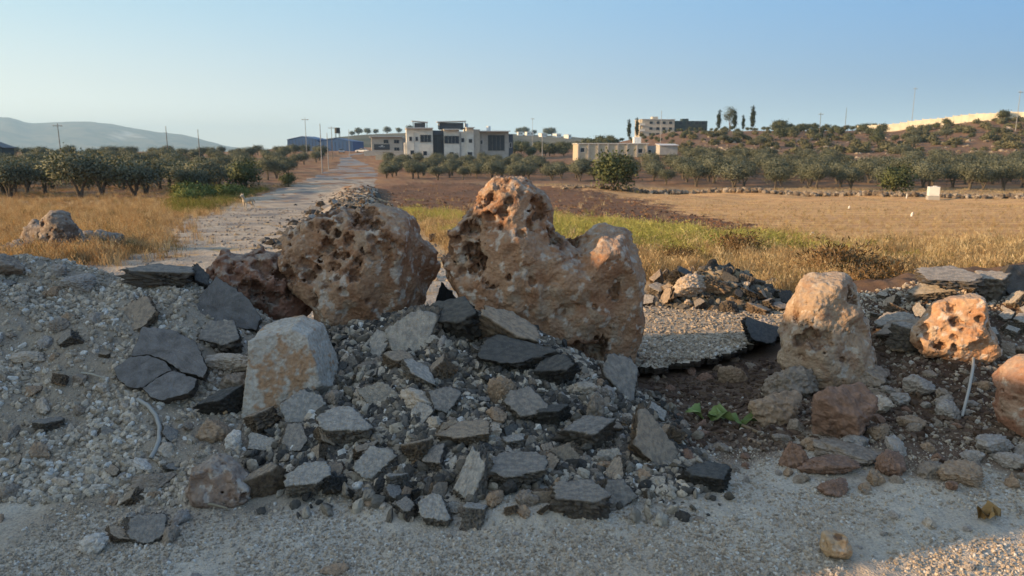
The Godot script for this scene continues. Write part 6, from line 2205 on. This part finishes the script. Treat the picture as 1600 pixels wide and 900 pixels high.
	for q: Array in [[1416, 310, "short pale post left of the white water tank", 0.55], [1326, 326, "small white marker in the stubble near the field's far side", 0.2], [1424, 338, "white stake low in the stubble field", 0.22], [1266, 374, "scrap of white plastic in the green weeds", 0.22]]:
		p = spot(q[0], q[1], 9.0)
		b = MB.new()
		b.tube(PackedVector3Array([Vector3(0, -0.05, 0), Vector3(0.02, q[3] * 0.4, 0), Vector3(0.03, q[3] * 0.7, 0.02)]), PackedFloat32Array([0.04, 0.045, 0.03]), 7)
		var o := obj("marker_post", b.mesh(), mats.white_paint)
		o.position = p
		tag(o, q[2], "marker post")
	build_dog()

func build_dog() -> void:
	var p := spot(388, 327, 9.0)
	field_clear()
	f_rough = false
	f_blend = 0.05
	for q: Array in [
		[Vector3(0, 0.4, 0.2), Vector3(0, 0.42, -0.02), 0.105, 0.09], [Vector3(0, 0.42, -0.02), Vector3(0, 0.43, -0.26), 0.085, 0.085],
		[Vector3(0, 0.44, 0.22), Vector3(0, 0.6, 0.34), 0.075, 0.055], [Vector3(0, 0.63, 0.36), Vector3(0, 0.62, 0.43), 0.062, 0.045], [Vector3(0, 0.61, 0.43), Vector3(0, 0.585, 0.53), 0.036, 0.026],
		[Vector3(-0.04, 0.67, 0.35), Vector3(-0.055, 0.75, 0.34), 0.024, 0.008], [Vector3(0.04, 0.67, 0.35), Vector3(0.055, 0.75, 0.34), 0.024, 0.008],
		[Vector3(0.07, 0.4, 0.2), Vector3(0.075, 0.2, 0.21), 0.05, 0.027], [Vector3(0.075, 0.2, 0.21), Vector3(0.075, 0.03, 0.22), 0.026, 0.022], [Vector3(0.075, 0.02, 0.22), Vector3(0.075, 0.02, 0.26), 0.024, 0.02],
		[Vector3(-0.07, 0.4, 0.2), Vector3(-0.075, 0.2, 0.17), 0.05, 0.027], [Vector3(-0.075, 0.2, 0.17), Vector3(-0.075, 0.03, 0.14), 0.026, 0.022], [Vector3(-0.075, 0.02, 0.14), Vector3(-0.075, 0.02, 0.18), 0.024, 0.02],
		[Vector3(0.07, 0.42, -0.24), Vector3(0.08, 0.27, -0.17), 0.075, 0.04], [Vector3(0.08, 0.27, -0.17), Vector3(0.08, 0.16, -0.3), 0.036, 0.024], [Vector3(0.08, 0.16, -0.3), Vector3(0.08, 0.03, -0.27), 0.023, 0.021], [Vector3(0.08, 0.02, -0.27), Vector3(0.08, 0.02, -0.23), 0.023, 0.02],
		[Vector3(-0.07, 0.42, -0.24), Vector3(-0.08, 0.28, -0.2), 0.075, 0.04], [Vector3(-0.08, 0.28, -0.2), Vector3(-0.08, 0.17, -0.36), 0.036, 0.024], [Vector3(-0.08, 0.17, -0.36), Vector3(-0.08, 0.03, -0.36), 0.023, 0.021], [Vector3(-0.08, 0.02, -0.36), Vector3(-0.08, 0.02, -0.32), 0.023, 0.02],
		[Vector3(0, 0.47, -0.32), Vector3(0.02, 0.35, -0.43), 0.035, 0.026], [Vector3(0.02, 0.35, -0.43), Vector3(0.04, 0.22, -0.45), 0.03, 0.012]]:
		fc_a.append(q[0])
		fc_b.append(q[1])
		fc_r.append(Vector2(q[2], q[3]))
	f_blend = 0.03
	var paint := func(q: Vector3, _n: Vector3) -> Color:
		if q.z > 0.512 and q.y > 0.575: return Color(0.02, 0.018, 0.016)
		for s: float in [-1.0, 1.0]:
			if q.distance_to(Vector3(0.034 * s, 0.645, 0.428)) < 0.014: return Color(0.02, 0.018, 0.016)
		return mixc(Color(0.7, 0.64, 0.55), Color(0.55, 0.42, 0.3), smoothstep(0.3, 0.45, q.y) * smoothstep(0.1, -0.3, q.z) * 0.6)
	var o := obj("dog", nets(Vector3(-0.2, -0.05, -0.55), Vector3(0.2, 0.8, 0.6), 0.0125, paint), mats.fur)
	o.position = p
	o.rotation.y = -0.3
	o.scale = Vector3.ONE * 1.0
	tag(o, "white dog standing on the track's edge beside the green weeds", "dog")

# ---------------------------------------------------------------- light and air
const SUN_SIDE := 12.0      # degrees behind the picture plane
const SUN_HIGH := 14.5

func sky_image() -> Image:
	var im := Image.create(1024, 512, false, Image.FORMAT_RGBF)
	var to_sun := -PI / 2 - deg_to_rad(SUN_SIDE)
	for y in 512:
		var el := (0.5 - (y + 0.5) / 512.0) * PI
		var e := rad_to_deg(maxf(el, 0.0))
		for x in 1024:
			var az := (x + 0.5) / 1024.0 * TAU      # 0 is straight ahead, a quarter turn is to the right
			var w := 0.5 + 0.5 * cos(az - to_sun)
			var s := clampf((w - 0.14) / 0.55, -0.15, 1.4)
			var hor := Color(0.31, 0.44, 0.54).lerp(Color(1.3, 1.24, 1.0), s)
			var mid := Color(0.19, 0.42, 0.74).lerp(Color(0.53, 0.77, 0.89), s)
			var top := Color(0.22, 0.36, 0.64).lerp(Color(0.40, 0.51, 0.72), s)
			var c := hor.lerp(mid, 1.0 - pow(1.0 - clampf(e / 11.5, 0.0, 1.0), 1.5))
			c = c.lerp(top, smoothstep(9.0, 70.0, e))
			var apart := acos(clampf(sin(el) * sin(deg_to_rad(SUN_HIGH)) + cos(el) * cos(deg_to_rad(SUN_HIGH)) * cos(az - to_sun), -1.0, 1.0))
			c += Color(3.0, 2.7, 2.2) * exp(-pow(rad_to_deg(apart) / 15.0, 2.0))      # the bright air round the sun
			c *= 0.66
			c.a = 1.0
			im.set_pixel(x, y, c)
	return im

func _ready() -> void:
	var cam := Camera3D.new()
	cam.name = "camera"
	add_child(cam)
	cam.position = Vector3(0, EYE, 0)
	cam.rotation.x = -PITCH
	var lens := CameraAttributesPhysical.new()
	lens.frustum_focal_length = 29.7
	lens.frustum_focus_distance = 4.7
	lens.frustum_near = 0.1
	lens.frustum_far = 12000.0
	lens.exposure_aperture = 4.6
	cam.attributes = lens
	cam.near = 0.1
	cam.far = 12000.0
	cam.keep_aspect = Camera3D.KEEP_HEIGHT
	cam.fov = rad_to_deg(2.0 * atan(450.0 / FOCAL))
	cam.current = true
	var sky_mat := PanoramaSkyMaterial.new()
	sky_mat.panorama = ImageTexture.create_from_image(sky_image())
	var sky := Sky.new()
	sky.sky_material = sky_mat
	var env := Environment.new()
	env.background_mode = Environment.BG_SKY
	env.sky = sky
	env.tonemap_mode = Environment.TONE_MAPPER_LINEAR
	env.tonemap_exposure = 1.6
	env.sdfgi_enabled = true
	env.ssao_enabled = true
	env.ssil_enabled = true
	env.fog_enabled = true
	env.fog_density = 0.00016
	env.fog_light_color = Color(0.77, 0.91, 1.0)
	var we := WorldEnvironment.new()
	we.name = "world"
	we.environment = env
	add_child(we)
	var sun := DirectionalLight3D.new()
	sun.name = "sun"
	sun.light_color = Color(1.0, 0.83, 0.61)
	sun.light_energy = 1.6
	sun.light_angular_distance = 0.5
	sun.shadow_enabled = true
	add_child(sun)
	sun.rotation = Vector3(-deg_to_rad(SUN_HIGH), -PI / 2 + deg_to_rad(SUN_SIDE), 0)
	rng.seed = 20250
	var t0 := Time.get_ticks_msec()
	lay_of_land()
	zones()
	materials()
	balls()
	build_ground()
	build_road()
	print("ground ", Time.get_ticks_msec() - t0)
	build_hills()
	build_boulders()
	print("boulders ", Time.get_ticks_msec() - t0)
	make_variants()
	print("variants ", Time.get_ticks_msec() - t0)
	build_slabs()
	build_marked()
	build_strewn()
	print("stones ", Time.get_ticks_msec() - t0)
	label_by_landmarks(pile, landmarks, {"asphalt": "dark grey", "asphalt_dusty": "dusty tan", "asphalt_black": "black", "asphalt_pale": "pale grey", "stone_dun": "dull brown", "stone_tan": "tan", "stone_grey": "grey", "stone_cream": "cream", "stone_white": "white", "stone_rust": "reddish"}, {"asphalt_chunk": "asphalt chunk", "stone": "stone"})
	build_buildings()
	build_trees()
	print("trees ", Time.get_ticks_msec() - t0)
	build_grass()
	build_gravel()
	build_small()
	print("all ", Time.get_ticks_msec() - t0, " fov ", cam.fov)
